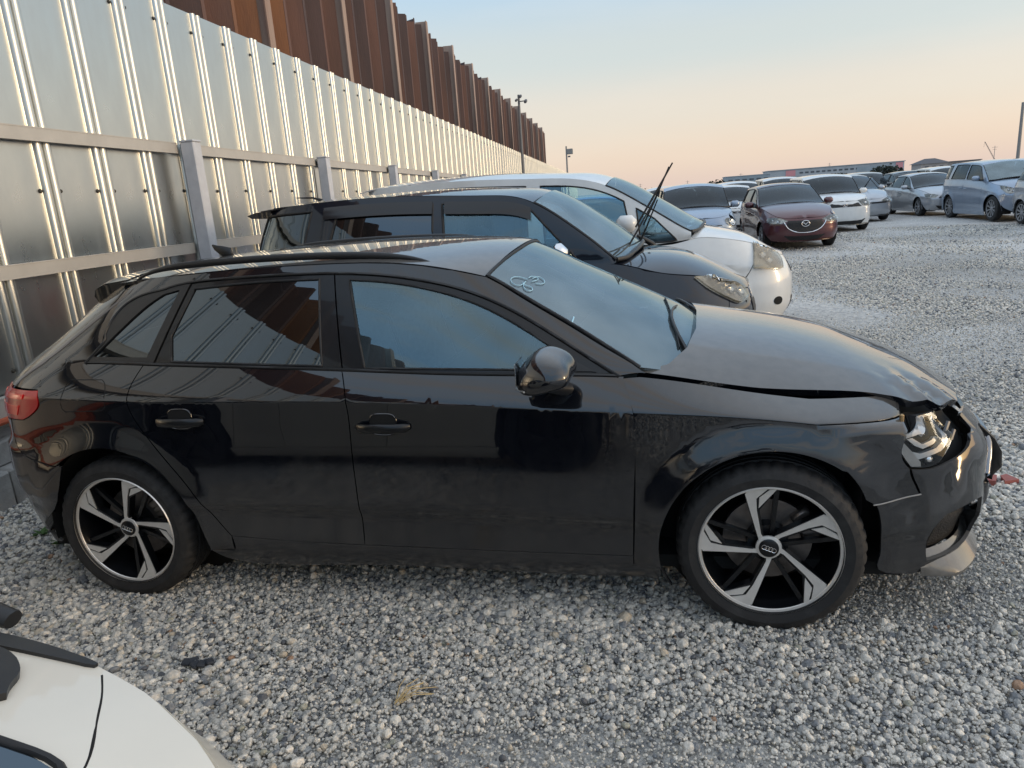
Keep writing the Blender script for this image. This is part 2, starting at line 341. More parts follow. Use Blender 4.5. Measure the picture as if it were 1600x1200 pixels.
# rails: a lipped channel per bay at three heights
def channel(z, nm, h=.075):
    for a, b in zip(posts[:-1], posts[1:]):
        m = MB(); y0, y1 = a + .066, b - .066
        m.box((.075, (y0 + y1) / 2, z), (.012, y1 - y0, h)); m.box((.058, (y0 + y1) / 2, z + h / 2 + .004), (.05, y1 - y0, .008)); m.box((.058, (y0 + y1) / 2, z - h / 2 - .004), (.05, y1 - y0, .008))
        m.build(nm, M_railp, fence, auto=30)
channel(2.215, 'upper_rail'); channel(1.36, 'lower_rail'); channel(.56, 'bottom_rail', .11)
M_red = pm('orange_tube', (0.50, 0.10, 0.035), rough=.5, var=.3)
MB().tube([fp(-9, .13, .50), fp(52, .13, .50)], .022, 8).build('orange_tube', M_red); 
bpy.context.view_layer.update()
tag(bpy.data.objects['orange_tube'], 'long orange tube lying along the foot of the metal fence', 'tube')
kerb = empty('concrete_footing', tuple(fp(0)), A94 - PI / 2, 'low grey concrete footing blocks under the metal fence', 'footing')
for k in range(-5, 30):
    y = k * 2.0
    m = MB().box((.02, y + 1.0, .08), (.36, 1.988, .30), bev=.015); m.box((-.02, y + 1.0, .305), (.24, 1.988, .15), bev=.012)
    m.build('footing_block', M_conc, kerb)
# rusty sheet piles
def rust(name, a, b):
    return pm(name, a, rough=.82, col2=b, vscale=1.6, stretch=(1.2, 1.2, .18), bump=.35, bscale=40, detail=9, contrast=(.3, .7))
R1 = rust('rust_orange', (0.30, 0.135, 0.058), (0.15, 0.07, 0.042)); R2 = rust('rust_dark', (0.11, 0.065, 0.058), (0.065, 0.046, 0.045)); R3 = rust('rust_grey_edge', (0.48, 0.36, 0.29), (0.26, 0.17, 0.13))
R4 = rust('rust_brown', (0.17, 0.085, 0.062), (0.10, 0.058, 0.048))
OFF = -.85
pile = empty('sheet_pile_wall', tuple(fp(0, OFF)), A94 - PI / 2, 'very tall wall of rusty brown steel sheet piles rising behind the metal fence', 'wall')
HP = 6.0; n_bays = 19
for k in range(-5, n_bays - 3):
    y0 = k * 3.12 + .35
    # flanged soldier beam with a pale worn edge
    m = MB().box((.10, y0 + .05, HP / 2 + .06), (.02, .17, HP + .12)); m.box((-.05, y0 + .05, HP / 2 + .06), (.28, .02, HP + .12)); m.build('soldier_beam', R3, pile, auto=30)
    ys_ = [y0 + .14 + i * .745 for i in range(5)]
    for i in range(4):
        a, b = ys_[i], ys_[i + 1]; d = .34; t = .014; dz = random.uniform(-.06, .06)
        pts = [(-.02, a), (-.02, a + .08), (-d, a + .30), (-d, b - .22), (-.02, b - .015)]
        m = MB(); V = []; F = []
        nn = len(pts)
        for z in (0, HP + dz): V += [(x, y, z) for x, y in pts] + [(x - t, y, z) for x, y in pts]
        for j in range(nn - 1):
            F.append((j, j + 1, 2 * nn + j + 1, 2 * nn + j)); F.append((nn + j + 1, nn + j, 3 * nn + j, 3 * nn + j + 1)); F.append((2 * nn + j, 2 * nn + j + 1, 3 * nn + j + 1, 3 * nn + j))
        F.append((0, 2 * nn, 3 * nn, nn)); F.append((nn - 1, 2 * nn - 1, 4 * nn - 1, 3 * nn - 1))
        m.add(V, F).build('sheet_pile', (R1, R4, R2, R4)[(i + (k % 2)) % 4] if k < 3 else (R4, R2, R4, R2)[i], pile, auto=20)
# ------------------------------------------------------------------ car body surfaces (numpy)
def spline(xs, ys):
    """natural cubic spline, linear beyond the ends"""
    xs = np.asarray(xs, float); ys = np.asarray(ys, float); n = len(xs)
    if n == 2: return lambda q: ys[0] + (np.asarray(q, float) - xs[0]) * (ys[1] - ys[0]) / (xs[1] - xs[0])
    h = np.diff(xs); A = np.zeros((n, n)); r = np.zeros(n); A[0, 0] = A[-1, -1] = 1
    for i in range(1, n - 1):
        A[i, i - 1] = h[i - 1]; A[i, i] = 2 * (h[i - 1] + h[i]); A[i, i + 1] = h[i]; r[i] = 6 * ((ys[i + 1] - ys[i]) / h[i] - (ys[i] - ys[i - 1]) / h[i - 1])
    M = np.linalg.solve(A, r)
    s0 = (ys[1] - ys[0]) / h[0] - h[0] * M[1] / 6; s1 = (ys[-1] - ys[-2]) / h[-1] + h[-1] * M[-2] / 6
    def f(q):
        q = np.asarray(q, float); c = np.clip(q, xs[0], xs[-1]); i = np.clip(np.searchsorted(xs, c) - 1, 0, n - 2); d = xs[i + 1] - c; e = c - xs[i]; hh = h[i]
        y = (M[i] * d ** 3 + M[i + 1] * e ** 3) / (6 * hh) + (ys[i] / hh - M[i] * hh / 6) * d + (ys[i + 1] / hh - M[i + 1] * hh / 6) * e
        return y + np.minimum(q - xs[0], 0) * s0 + np.maximum(q - xs[-1], 0) * s1
    return f
def pchip(xs, ys):
    """monotone cubic, flat beyond the ends"""
    xs = np.asarray(xs, float); ys = np.asarray(ys, float); h = np.diff(xs); dl = np.diff(ys) / h; m = np.zeros(len(xs)); m[0] = dl[0]; m[-1] = dl[-1]
    for i in range(1, len(xs) - 1):
        if dl[i - 1] * dl[i] > 0: w1 = 2 * h[i] + h[i - 1]; w2 = h[i] + 2 * h[i - 1]; m[i] = (w1 + w2) / (w1 / dl[i - 1] + w2 / dl[i])
    def f(q):
        q = np.clip(np.asarray(q, float), xs[0], xs[-1]); i = np.clip(np.searchsorted(xs, q) - 1, 0, len(xs) - 2); t = (q - xs[i]) / h[i]
        return ys[i] * (2 * t ** 3 - 3 * t ** 2 + 1) + m[i] * h[i] * (t ** 3 - 2 * t ** 2 + t) + ys[i + 1] * (-2 * t ** 3 + 3 * t ** 2) + m[i + 1] * h[i] * (t ** 3 - t ** 2)
    return f
def tb(pairs, kind=spline): return kind([p[0] for p in pairs], [p[1] for p in pairs])
class Body:
    """half-body surfaces; x forward, z up, near (right) side is -y.
    side(u,z): wraps round both ends; hood, screen, roof: z over (x,y)"""
    def __init__(s, d):
        s.d = d
        s.wc = tb(d['crease_w']); s.zc = tb(d['crease_z']); s.wb = tb(d['belt_w']); s.zb = tb(d['belt_z'])
        s.wt = tb(d['cant_w']); s.zt = tb(d['cant_z']); s.sec = tb(d['section'], pchip)
        s.xr = tb(d['rear'], pchip); s.xf = tb(d['front'], pchip); s.Lr, s.nr, s.Lf, s.nf = d['ends']
        s.zh = tb(d['hood']); s.ws = tb(d['screen'], pchip); s.zr = tb(d['roof']); s.kws = d.get('screen_bow', .16); s.cws = d.get('screen_crown', .2)
        s.arch = d['arches']; s.bulge = d.get('bulge', .012)
        if 'hood_w' in d: s.hw = tb(d['hood_w'])
        else: s.hw = s.wb
        s.hp = d.get('hood_pow', 2.4)
        s.ref = np.array([(s.xr(.5) + s.xf(.5)) / 2, 0, .55])
    def w(s, x, z):
        wc, zc, wb, zb, wt, zt = s.wc(x), s.zc(x), s.wb(x), s.zb(x), s.wt(x), s.zt(x)
        low = wc + s.sec(np.clip(z / zc, 0, 1))
        for xa, za, r0, r1, h in s.arch:
            r = np.hypot(x - xa, z - za); t = np.clip((r1 - r) / (r1 - r0), 0, 1); bl = np.clip((zc - z) / .05, 0, 1)
            low = low + h * t * t * (3 - 2 * t) * bl * bl * (3 - 2 * bl)
        t1 = np.clip((z - zc) / np.maximum(zb - zc, 1e-4), 0, 1); sh = wc + (wb - wc) * t1 ** 1.15
        t2 = np.clip((z - zb) / np.maximum(zt - zb, .015), 0, 1.4); gh = wb + (wt - wb) * t2 + s.bulge * 4 * t2 * (1 - t2)
        return np.where(z <= zc, low, np.where(z <= zb, sh, gh))
    def side(s, u, z):
        u = np.asarray(u, float); z = np.asarray(z, float); u, z = np.broadcast_arrays(u, z)
        ur = s.xr(z) + s.Lr; uf = s.xf(z) - s.Lf
        th = np.clip((ur - u) / s.Lr, 0, 2) * (PI / 2); tf = np.clip((u - uf) / s.Lf, 0, 2) * (PI / 2)
        sr = np.sign(np.cos(th)); sf = np.sign(np.cos(tf))
        x = np.where(u < ur, ur - s.Lr * np.abs(np.sin(th)) ** (2 / s.nr), np.where(u > uf, uf + s.Lf * np.abs(np.sin(tf)) ** (2 / s.nf), u))
        ce = np.where(u < ur, sr * np.abs(np.cos(th)) ** (2 / s.nr), np.where(u > uf, sf * np.abs(np.cos(tf)) ** (2 / s.nf), 1.))
        return np.stack([x, -s.w(x, z) * ce, z], -1)
    def shoulder(s, u, t):
        """from the crease (t=0) up to the bonnet gap (t=1)"""
        u = np.asarray(u, float); t = np.asarray(t, float); u, t = np.broadcast_arrays(u, t); e = 1e-5
        z0 = s.zc(u); A = s.side(u, z0 - e); w1 = s.wb(u); z1 = s.zb(u); k = -A[..., 1] / np.maximum(s.wc(u), 1e-6)
        return np.stack([A[..., 0], A[..., 1] + (s.wc(u) - w1) * k * np.clip(t, 0, 2) ** 1.25, z0 + (z1 - z0) * t], -1)
    def hood(s, x, y):
        x, y = np.broadcast_arrays(np.asarray(x, float), np.asarray(y, float)); ye = s.hw(x); ze = s.zb(x); t = np.abs(y / ye)
        z = ze + (s.zh(x) - ze) * (1 - t ** s.hp)
        if 'hood_fx' in s.d: z = z + s.d['hood_fx'](x, y)
        return np.stack([x, y, z], -1)
    def screen(s, x, y):
        x, y = np.broadcast_arrays(np.asarray(x, float), np.asarray(y, float)); return np.stack([x, y, s.ws(x + s.kws * y * y) - s.cws * y * y], -1)
    def roof(s, x, y):
        x, y = np.broadcast_arrays(np.asarray(x, float), np.asarray(y, float)); ye = s.wt(x); ze = s.zt(x); t = np.abs(y / ye)
        return np.stack([x, y, ze + (s.zr(x) - ze) * (1 - t ** 2.3)], -1)
def surf_normal(S, u, v, ref, e=2e-3):
    P = S(u, v); a = S(u + e, v) - S(u - e, v); b = S(u, v + e) - S(u, v - e); n = np.cross(a, b); l = np.linalg.norm(n, axis=-1, keepdims=True); n = n / np.maximum(l, 1e-12)
    sg = np.sign(((P - ref) * n).sum(-1, keepdims=True)); return n * np.where(sg == 0, 1, sg)
def cat(p, n=10):
    """open smooth curve through points (chord-length cubic)"""
    p = np.asarray(p, float); p = p[np.r_[True, np.linalg.norm(np.diff(p, axis=0), axis=1) > 1e-6]]
    if len(p) == 1: return p
    if len(p) == 2: k = max(2, n); return p[0] + (p[1] - p[0]) * np.linspace(0, 1, k)[:, None]
    t = np.r_[0, np.cumsum(np.linalg.norm(np.diff(p, axis=0), axis=1) ** .7)]; q = np.linspace(0, t[-1], n * (len(p) - 1) + 1)
    return np.stack([spline(t, p[:, k])(q) for k in range(p.shape[1])], 1)
def loop(*segs, step=.02):
    """closed outline from open segments, resampled at about `step`"""
    out = []
    for sgm in segs:
        if len(sgm) == 1: out.append(np.asarray(sgm[0], float)); continue
        c = cat(sgm, 16) if len(sgm) < 8 else np.asarray(sgm, float); d = np.r_[0, np.cumsum(np.linalg.norm(np.diff(c, axis=0), axis=1))]; m = max(1, int(round(d[-1] / step)))
        q = np.linspace(0, d[-1], m + 1); c = np.stack([np.interp(q, d, c[:, k]) for k in range(2)], 1)
        if out and np.linalg.norm(out[-1] - c[0]) < step * .3: c = c[1:]
        out += list(c)
    if np.linalg.norm(out[0] - out[-1]) < step * .3: out = out[:-1]
    return np.array(out)
def rev(p): return list(p)[::-1]
# the black hatchback's body
AUDI = dict(
    crease_w=[(-.81, .80), (-.4, .868), (0, .886), (.65, .888), (1.3, .887), (2.0, .885), (2.636, .875), (3.0, .845), (3.5, .76)],
    crease_z=[(-.81, .92), (-.2, .912), (.16, .896), (.65, .889), (1.108, .884), (1.51, .869), (2.18, .832), (2.52, .812), (2.82, .776), (3.02, .745), (3.5, .66)],
    belt_w=[(-.81, .70), (-.4, .765), (0, .800), (.5, .822), (1.1, .828), (1.6, .825), (2.17, .800), (2.6, .765), (3.0, .715), (3.5, .60)],
    belt_z=[(-.81, 1.05), (-.06, 1.045), (.22, 1.034), (1.07, .997), (1.5, .973), (1.94, .956), (2.17, .942), (2.4, .905), (2.64, .858), (2.96, .800), (3.14, .742), (3.3, .68), (3.5, .62)],
    cant_w=[(-.6, .50), (-.2, .575), (.2, .625), (.7, .652), (1.1, .655), (1.5, .64), (1.75, .635), (2.2, .72), (3, .72)],
    cant_z=[(-.6, 1.20), (-.2, 1.315), (.1, 1.355), (.5, 1.378), (1.0, 1.384), (1.35, 1.362), (1.6, 1.305), (1.75, 1.25), (2.2, 1.02), (3, .95)],
    section=[(0, -.16), (.13, -.10), (.225, -.040), (.30, -.020), (.36, -.019), (.44, -.017), (.49, -.006), (.505, .001), (.56, .006), (.70, .007), (.85, .004), (.94, .001), (1.0, 0)],
    rear=[(0, -.60), (.25, -.72), (.40, -.79), (.55, -.81), (.68, -.80), (.72, -.765), (.85, -.76), (.98, -.69), (1.10, -.535), (1.25, -.345), (1.34, -.22), (1.42, -.12)],
    front=[(0, 3.28), (.18, 3.40), (.26, 3.46), (.40, 3.49), (.58, 3.49), (.68, 3.44), (.78, 3.34), (.9, 3.1)],
    ends=(.50, 3.0, .55, 3.2),
    hood=[(2.2, 1.045), (2.45, 1.008), (2.75, .950), (3.0, .880), (3.2, .805), (3.33, .745), (3.42, .69), (3.52, .63)],
    screen=[(1.4, 1.455), (1.6, 1.413), (1.696, 1.38), (1.925, 1.269), (2.154, 1.159), (2.329, 1.074), (2.55, .955)], screen_bow=.17,
    roof=[(-.5, 1.30), (-.25, 1.355), (.1, 1.402), (.5, 1.425), (1.0, 1.432), (1.4, 1.420), (1.7, 1.388), (1.9, 1.33)],
    arches=[(0, .318, .365, .50, .022), (2.636, .318, .365, .50, .026)], bulge=.010)
def inside(poly, P):
    x, y = P[:, 0], P[:, 1]; r = np.zeros(len(P), bool); n = len(poly); j = n - 1
    for i in range(n):
        xi, yi = poly[i]; xj, yj = poly[j]
        if yi != yj: r ^= ((yi > y) != (yj > y)) & (x < (xj - xi) * (y - yi) / (yj - yi) + xi)
        j = i
    return r
def inset(poly, g):
    """shrink a closed outline by g"""
    p = np.asarray(poly); a = np.roll(p, 1, 0); b = np.roll(p, -1, 0); t = b - a; t /= np.maximum(np.linalg.norm(t, axis=1, keepdims=True), 1e-9)
    n = np.stack([-t[:, 1], t[:, 0]], 1); area = .5 * np.sum(p[:, 0] * b[:, 1] - b[:, 0] * p[:, 1]); return p + n * (g if area > 0 else -g)
def panel(name, S, outline, mat, parent=None, res=.035, off=0.0, thick=.012, gap=.0022, holes=(), ref=(1.3, 0, .55), mirror=False, rows=None, post=None, label=None):
    """a body panel: an outline cut from a smooth surface, with turned-in edges and the surface's own normals"""
    ref = np.asarray(ref, float); ol = inset(outline, gap); hs = [inset(h, -gap) for h in holes]; rings = [ol] + hs
    pts = np.concatenate(rings); E = []; k = 0
    for r in rings: E += [(k + i, k + (i + 1) % len(r)) for i in range(len(r))]; k += len(r)
    lo, hi = ol.min(0), ol.max(0); gx = np.arange(lo[0], hi[0], res); gy = np.arange(lo[1], hi[1], res)
    if len(gx) * len(gy) > 60000 or len(ol) > 3000: raise ValueError('%s outline %s %s n=%d' % (name, lo, hi, len(ol)))
    G = np.stack(np.meshgrid(gx, gy), -1).reshape(-1, 2); G = G + (RNG.random(G.shape) - .5) * 1e-5
    if rows is not None:
        for f in rows:
            xx = np.arange(lo[0], hi[0], res * .8); G = np.concatenate([G, np.stack([xx, f(xx)], 1)])
    ok = inside(ol, G)
    for h in hs: ok &= ~inside(h, G)
    G = G[ok]
    if len(G):
        d = np.min(np.concatenate([np.linalg.norm(G[:, None] - pts[None, i:i + 400], axis=2) for i in range(0, len(pts), 400)], 1), 1); G = G[d > res * .33]
    A = np.concatenate([pts, G]) if len(G) else pts
    vs, _, fs, *_ = delaunay_2d_cdt([Vector(p) for p in A], E, [], 0, 1e-7)
    A = np.array([v[:] for v in vs]); fs = np.array([f[:] for f in fs]); c = A[fs].mean(1); ok = inside(ol, c)
    for h in hs: ok &= ~inside(h, c)
    fs = fs[ok]
    P = S(A[:, 0], A[:, 1]); Nn = surf_normal(S, A[:, 0], A[:, 1], ref)
    if post is not None: P, Nn = post(P, Nn)
    P = P + Nn * off
    m = np.array([1, -1, 1]) if mirror else np.array([1, 1, 1]); P = P * m; Nn = Nn * m
    fn = np.cross(P[fs[:, 1]] - P[fs[:, 0]], P[fs[:, 2]] - P[fs[:, 0]]); flip = (fn * Nn[fs].mean(1)).sum(1) < 0; fs[flip] = fs[flip][:, ::-1]
    V = list(P); F = [tuple(f) for f in fs]; NL = [Nn[i] for f in fs for i in f]
    if thick > 0:
        from collections import Counter
        ed = Counter(); od = {}
        for f in F:
            for a, b in ((f[0], f[1]), (f[1], f[2]), (f[2], f[0])): ed[(min(a, b), max(a, b))] += 1; od[(min(a, b), max(a, b))] = (a, b)
        rim = [od[e] for e, n in ed.items() if n == 1]; mp_ = {}
        for a, b in rim:
            q = []
            for v, inn in ((b, 0), (a, 0), (a, 1), (b, 1)):
                if (v, inn) not in mp_: mp_[(v, inn)] = len(V); V.append(P[v] - Nn[v] * (thick * inn))
                q.append(mp_[(v, inn)])
            F.append(tuple(q)); n_ = np.cross(V[q[1]] - V[q[0]], V[q[3]] - V[q[0]]); n_ = n_ / max(1e-9, np.linalg.norm(n_)); NL += [n_] * 4
    o = mesh_obj(name, V, F, mat, parent, smooth=True, normals=[tuple(x) for x in NL])
    if label: o['label'] = label
    return o
def ribbon(name, curves, mat, parent=None, sub=0, thick=0.0, auto=40, mirror=False):
    """loft between 3D curves with equal point counts"""
    C = [np.asarray(c, float) for c in curves]
    if sub and len(C) > 2:
        A = np.stack(C); t = np.arange(len(C)); q = np.linspace(0, len(C) - 1, sub); A = np.stack([[spline(t, A[:, i, k])(q) for k in range(3)] for i in range(A.shape[1])]).transpose(2, 0, 1); C = list(A)
    if mirror: C = [c * np.array([1, -1, 1]) for c in C]
    n = len(C[0]); V = np.concatenate(C); F = [(i * n + j, i * n + j + 1, (i + 1) * n + j + 1, (i + 1) * n + j) for i in range(len(C) - 1) for j in range(n - 1)]
    o = mesh_obj(name, V, F, mat, parent, smooth=True, auto=auto)
    if thick: md = o.modifiers.new('t', 'SOLIDIFY'); md.thickness = thick; md.offset = -1
    return o
def resam(c, n):
    c = np.asarray(c, float); d = np.r_[0, np.cumsum(np.linalg.norm(np.diff(c, axis=0), axis=1))]; q = np.linspace(0, d[-1], n); return np.stack([np.interp(q, d, c[:, k]) for k in range(c.shape[1])], 1)
def arc2(cx, cz, r, a0, a1, n=24):
    a = np.radians(np.linspace(a0, a1, n)); return np.stack([cx + r * np.cos(a), cz + r * np.sin(a)], 1)
def seal(name, S, pts, r, mat, parent, off=0.0, closed=True, flat=None, mirror=False, n=6):
    """rubber or trim strip following a surface along (u,v) points"""
    p = np.asarray(pts); P = S(p[:, 0], p[:, 1]) + surf_normal(S, p[:, 0], p[:, 1], np.array([1.3, 0, .55])) * off
    if mirror: P = P * np.array([1, -1, 1])
    return MB().tube([tuple(x) for x in P], r, n, closed=closed, flat=flat).build(name, mat, parent, auto=60)
def glass_mat(name, tint, refl=1.6, alpha=.75, dust_sheen=.03, filmcol=(.35, .36, .37), gcol=(.86, .94, 1)):
    """window glass: clear tinted pane with a mirror-like coat and a dusty film that also paints in sky reflection"""
    if name in MATS: return MATS[name]
    m = bpy.data.materials.new(name); MATS[name] = m; m.use_nodes = True; n = m.node_tree.nodes; l = m.node_tree.links; n.clear()
    o = n.new('ShaderNodeOutputMaterial'); tr = n.new('ShaderNodeBsdfTransparent'); tr.inputs[0].default_value = (*tint, 1)
    gl = n.new('ShaderNodeBsdfGlossy'); gl.inputs['Roughness'].default_value = 0.012; gl.inputs['Color'].default_value = (*gcol, 1)
    df = n.new('ShaderNodeBsdfDiffuse'); df.inputs[0].default_value = (*filmcol, 1)
    fr = n.new('ShaderNodeFresnel'); fr.inputs['IOR'].default_value = refl
    m1 = n.new('ShaderNodeMixShader'); m2 = n.new('ShaderNodeMixShader'); m1.inputs[0].default_value = dust_sheen
    t = n.new('ShaderNodeTexCoord'); z = n.new('ShaderNodeTexNoise'); z.inputs['Scale'].default_value = 3.5; z.inputs['Detail'].default_value = 8; l.new(t.outputs['Object'], z.inputs[0])
    mr = n.new('ShaderNodeMapRange'); mr.inputs['From Min'].default_value = .3; mr.inputs['From Max'].default_value = .75; mr.inputs['To Min'].default_value = dust_sheen * .4; mr.inputs['To Max'].default_value = dust_sheen * 2; l.new(z.outputs['Fac'], mr.inputs['Value']); l.new(mr.outputs[0], m1.inputs[0])
    l.new(tr.outputs[0], m1.inputs[1]); l.new(df.outputs[0], m1.inputs[2]); l.new(fr.outputs[0], m2.inputs[0]); l.new(m1.outputs[0], m2.inputs[1]); l.new(gl.outputs[0], m2.inputs[2]); l.new(m2.outputs[0], o.inputs[0])
    return m

# ------------------------------------------------------------------ shared car materials
M_black_trim = pm('satin_black_plastic', (.012, .012, .013), rough=.42, var=.3, vscale=30)
M_rubber = pm('rubber_seal', (.011, .011, .012), rough=.6)
M_tyre = pm('tyre_rubber', (.014, .014, .015), rough=.7, col2=(.034, .034, .034), vscale=14, contrast=(.5, .75), bump=.15, bscale=120)
M_under = pm('dark_underbody', (.006, .006, .006), rough=.9)
M_chrome = pm('chrome', (.75, .75, .76), rough=.08, metal=1)
M_alu = pm('machined_aluminium', (.80, .78, .75), rough=.34, metal=.6, var=.10, vscale=25)
M_alu_grey = pm('silver_wheel_paint', (.38, .385, .40), rough=.35, metal=.6)
M_gblack = pm('gloss_black_wheel', (.006, .007, .009), rough=.28, coat=.3, var=.4, vscale=20, spec=.3)
M_disc = pm('brake_disc_steel', (.22, .20, .19), rough=.4, metal=.9, var=.3, vscale=20)
M_glass_front = glass_mat('clear_blue_glass', (.66, .84, .90), refl=2.2, dust_sheen=.07, filmcol=(.30, .45, .54), gcol=(.62, .88, 1))  # blue film paints sky reflection into the side panes
M_glass_dark = glass_mat('privacy_glass', (.05, .055, .06), refl=2.1, dust_sheen=.010, gcol=(.74, .88, 1))
M_screen = glass_mat('windscreen_glass', (.40, .52, .56), refl=2.4, dust_sheen=.13, filmcol=(.45, .54, .58), gcol=(.80, .95, 1))  # pale blue film paints sky brightness into the windscreen
M_lens = glass_mat('lamp_lens', (.86, .86, .84), refl=1.5, dust_sheen=.03)
M_seat = pm('seat_cloth', (.10, .105, .11), rough=.85, var=.3, vscale=30)
M_dash = pm('dashboard_plastic', (.025, .025, .027), rough=.6)

def tyre(parent, R, y0, y1, rin, seg=132, big=True):
    """tyre between y0 (outer face) and y1 with grooved tread and moulded sidewall"""
    s = 1 if y1 > y0 else -1; wd = abs(y1 - y0)
    prof = [(rin, .018), (rin + .006, .004), (rin + .018, 0), (rin + (R - rin) * .45, -.004), (R - .022, .004), (R - .008, .016), (R - .002, .032), (R, .05)]
    for q in (.28, .42, .58, .72): prof += [(R, wd * q - .006), (R - .007, wd * q - .004), (R - .007, wd * q + .004), (R, wd * q + .006)]
    prof += [(R, wd - .05), (R - .008, wd - .016), (R - .022, wd - .004), (rin + .018, wd), (rin, wd - .018)]
    V = []; m = len(prof)
    for k in range(seg):
        a = 2 * PI * k / seg; gr = big and (k % 3 == 0)
        for i, (r, t) in enumerate(prof):
            rr = r - (.006 if gr and (r > R - .012) and not (.3 * wd < t < .7 * wd) else 0); V.append((rr * math.cos(a), y0 + s * t, rr * math.sin(a)))
    F = [(k * m + i, k * m + i + 1, ((k + 1) % seg) * m + i + 1, ((k + 1) % seg) * m + i) for k in range(seg) for i in range(m - 1)]
    return mesh_obj('tyre', V, F, M_tyre, parent, smooth=True, auto=28)
# ------------------------------------------------------------------ the black hatchback
M_paint = pm('black_paint', (.0030, .0040, .0070), rough=.30, coat=1.0, col2=(.0085, .0095, .012), vscale=5.5, stretch=(1, 1, .35), contrast=(.45, .85), detail=8, spec=.04, coatr=.02)
hatch_lbl = 'dark glossy black five door hatchback with a crumpled front corner, nearest of the parked row'
car = empty('hatchback_car', (0, 0, 0), 0, hatch_lbl, 'car')
def fx_hood(x, y):
    yy = np.abs(y); z = .026 + .016 * np.clip((x - 2.6) / .4, 0, 1) - .085 * np.maximum(0, yy - (.53 + .02 * (x - 2.2)))
    # crumple on the right front corner
    d = np.hypot((x - 3.22) / .12, (y + .55) / .13); z = z + .014 * np.exp(-d * d) * (1 - 2 * np.abs(np.mod((x - 3.1) * 6.5 + y * 3.5, 1) - .5) * 2)
    d2 = np.hypot((x - 3.30) / .08, (y + .42) / .12); z = z + .006 * np.exp(-d2 * d2)
    return z
AUDI['hood_fx'] = fx_hood
AUDI['hood_w'] = [(2.2, .765), (2.4, .757), (2.6, .745), (2.8, .727), (3.0, .705), (3.15, .68), (3.5, .60)]
def top_dust_sheen(m, amt, col=(.30, .29, .275)):
    """dusty road film plus painted sky sheen, lightening the upward faces, varied by noise"""
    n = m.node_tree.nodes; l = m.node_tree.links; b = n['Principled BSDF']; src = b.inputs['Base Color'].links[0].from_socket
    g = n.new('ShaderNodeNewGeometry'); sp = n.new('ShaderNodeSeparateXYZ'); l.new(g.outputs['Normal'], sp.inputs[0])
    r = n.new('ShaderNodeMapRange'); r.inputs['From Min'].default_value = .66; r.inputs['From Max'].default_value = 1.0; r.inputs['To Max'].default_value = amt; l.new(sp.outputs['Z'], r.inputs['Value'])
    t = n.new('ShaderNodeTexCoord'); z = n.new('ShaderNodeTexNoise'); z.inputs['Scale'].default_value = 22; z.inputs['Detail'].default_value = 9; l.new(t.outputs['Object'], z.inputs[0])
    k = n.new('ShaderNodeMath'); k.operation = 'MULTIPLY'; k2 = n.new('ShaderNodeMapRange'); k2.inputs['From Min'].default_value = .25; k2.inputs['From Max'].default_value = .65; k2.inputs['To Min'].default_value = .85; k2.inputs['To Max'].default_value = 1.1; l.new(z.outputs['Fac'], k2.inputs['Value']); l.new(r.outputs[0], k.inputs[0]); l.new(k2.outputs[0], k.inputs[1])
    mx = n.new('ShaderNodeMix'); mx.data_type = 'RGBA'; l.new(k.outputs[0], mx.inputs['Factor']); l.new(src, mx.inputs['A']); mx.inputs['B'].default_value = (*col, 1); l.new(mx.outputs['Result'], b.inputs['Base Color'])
M_paint.node_tree.nodes['Principled BSDF'].inputs['Coat IOR'].default_value = 1.75
top_dust_sheen(M_paint, .36, (.30, .285, .265))
def low_film(m):
    """road film: the clear coat is duller low down on the doors, with a streaky edge"""
    n = m.node_tree.nodes; l = m.node_tree.links; b = n['Principled BSDF']; t = n.new('ShaderNodeTexCoord'); sp = n.new('ShaderNodeSeparateXYZ'); l.new(t.outputs['Object'], sp.inputs[0])
    mp = n.new('ShaderNodeMapping'); mp.inputs['Scale'].default_value = (9, 9, 1.2); l.new(t.outputs['Object'], mp.inputs[0]); z = n.new('ShaderNodeTexNoise'); z.inputs['Scale'].default_value = 2.2; z.inputs['Detail'].default_value = 8; l.new(mp.outputs[0], z.inputs[0])
    a = n.new('ShaderNodeMath'); a.operation = 'MULTIPLY_ADD'; l.new(z.outputs['Fac'], a.inputs[0]); a.inputs[1].default_value = .5; l.new(sp.outputs['Z'], a.inputs[2])
    r = n.new('ShaderNodeMapRange'); r.inputs['From Min'].default_value = 1.02; r.inputs['From Max'].default_value = .58; r.inputs['To Min'].default_value = .022; r.inputs['To Max'].default_value = .16; l.new(a.outputs[0], r.inputs['Value']); l.new(r.outputs[0], b.inputs['Coat Roughness'])
    src = b.inputs['Base Color'].links[0].from_socket; r2 = n.new('ShaderNodeMapRange'); r2.inputs['From Min'].default_value = .90; r2.inputs['From Max'].default_value = .40; r2.inputs['To Max'].default_value = .10; l.new(a.outputs[0], r2.inputs['Value'])
    mx = n.new('ShaderNodeMix'); mx.data_type = 'RGBA'; l.new(r2.outputs[0], mx.inputs['Factor']); l.new(src, mx.inputs['A']); mx.inputs['B'].default_value = (.17, .165, .16, 1); l.new(mx.outputs['Result'], b.inputs['Base Color'])
low_film(M_paint)
B = Body(AUDI); SD = B.side
ZC = lambda q: B.zc(q); rows = [lambda q: B.zc(q) - .004, lambda q: B.zc(q) + .004, lambda q: B.zc(q) - .03, lambda q: B.zc(q) + .03,
        lambda q: .500 * B.zc(q) , lambda q: .485 * B.zc(q), lambda q: .36 * B.zc(q), lambda q: .53 * B.zc(q)]
def uc_f(z): return float(B.xf(z))
def uc_r(z): return float(B.xr(z))
shutA = [(2.163, .275), (2.177, .586), (2.179, .833), (2.145, .938)]
shutB = [(1.103, .286), (1.110, .435), (1.113, .702), (1.111, .886), (1.084, .998)]
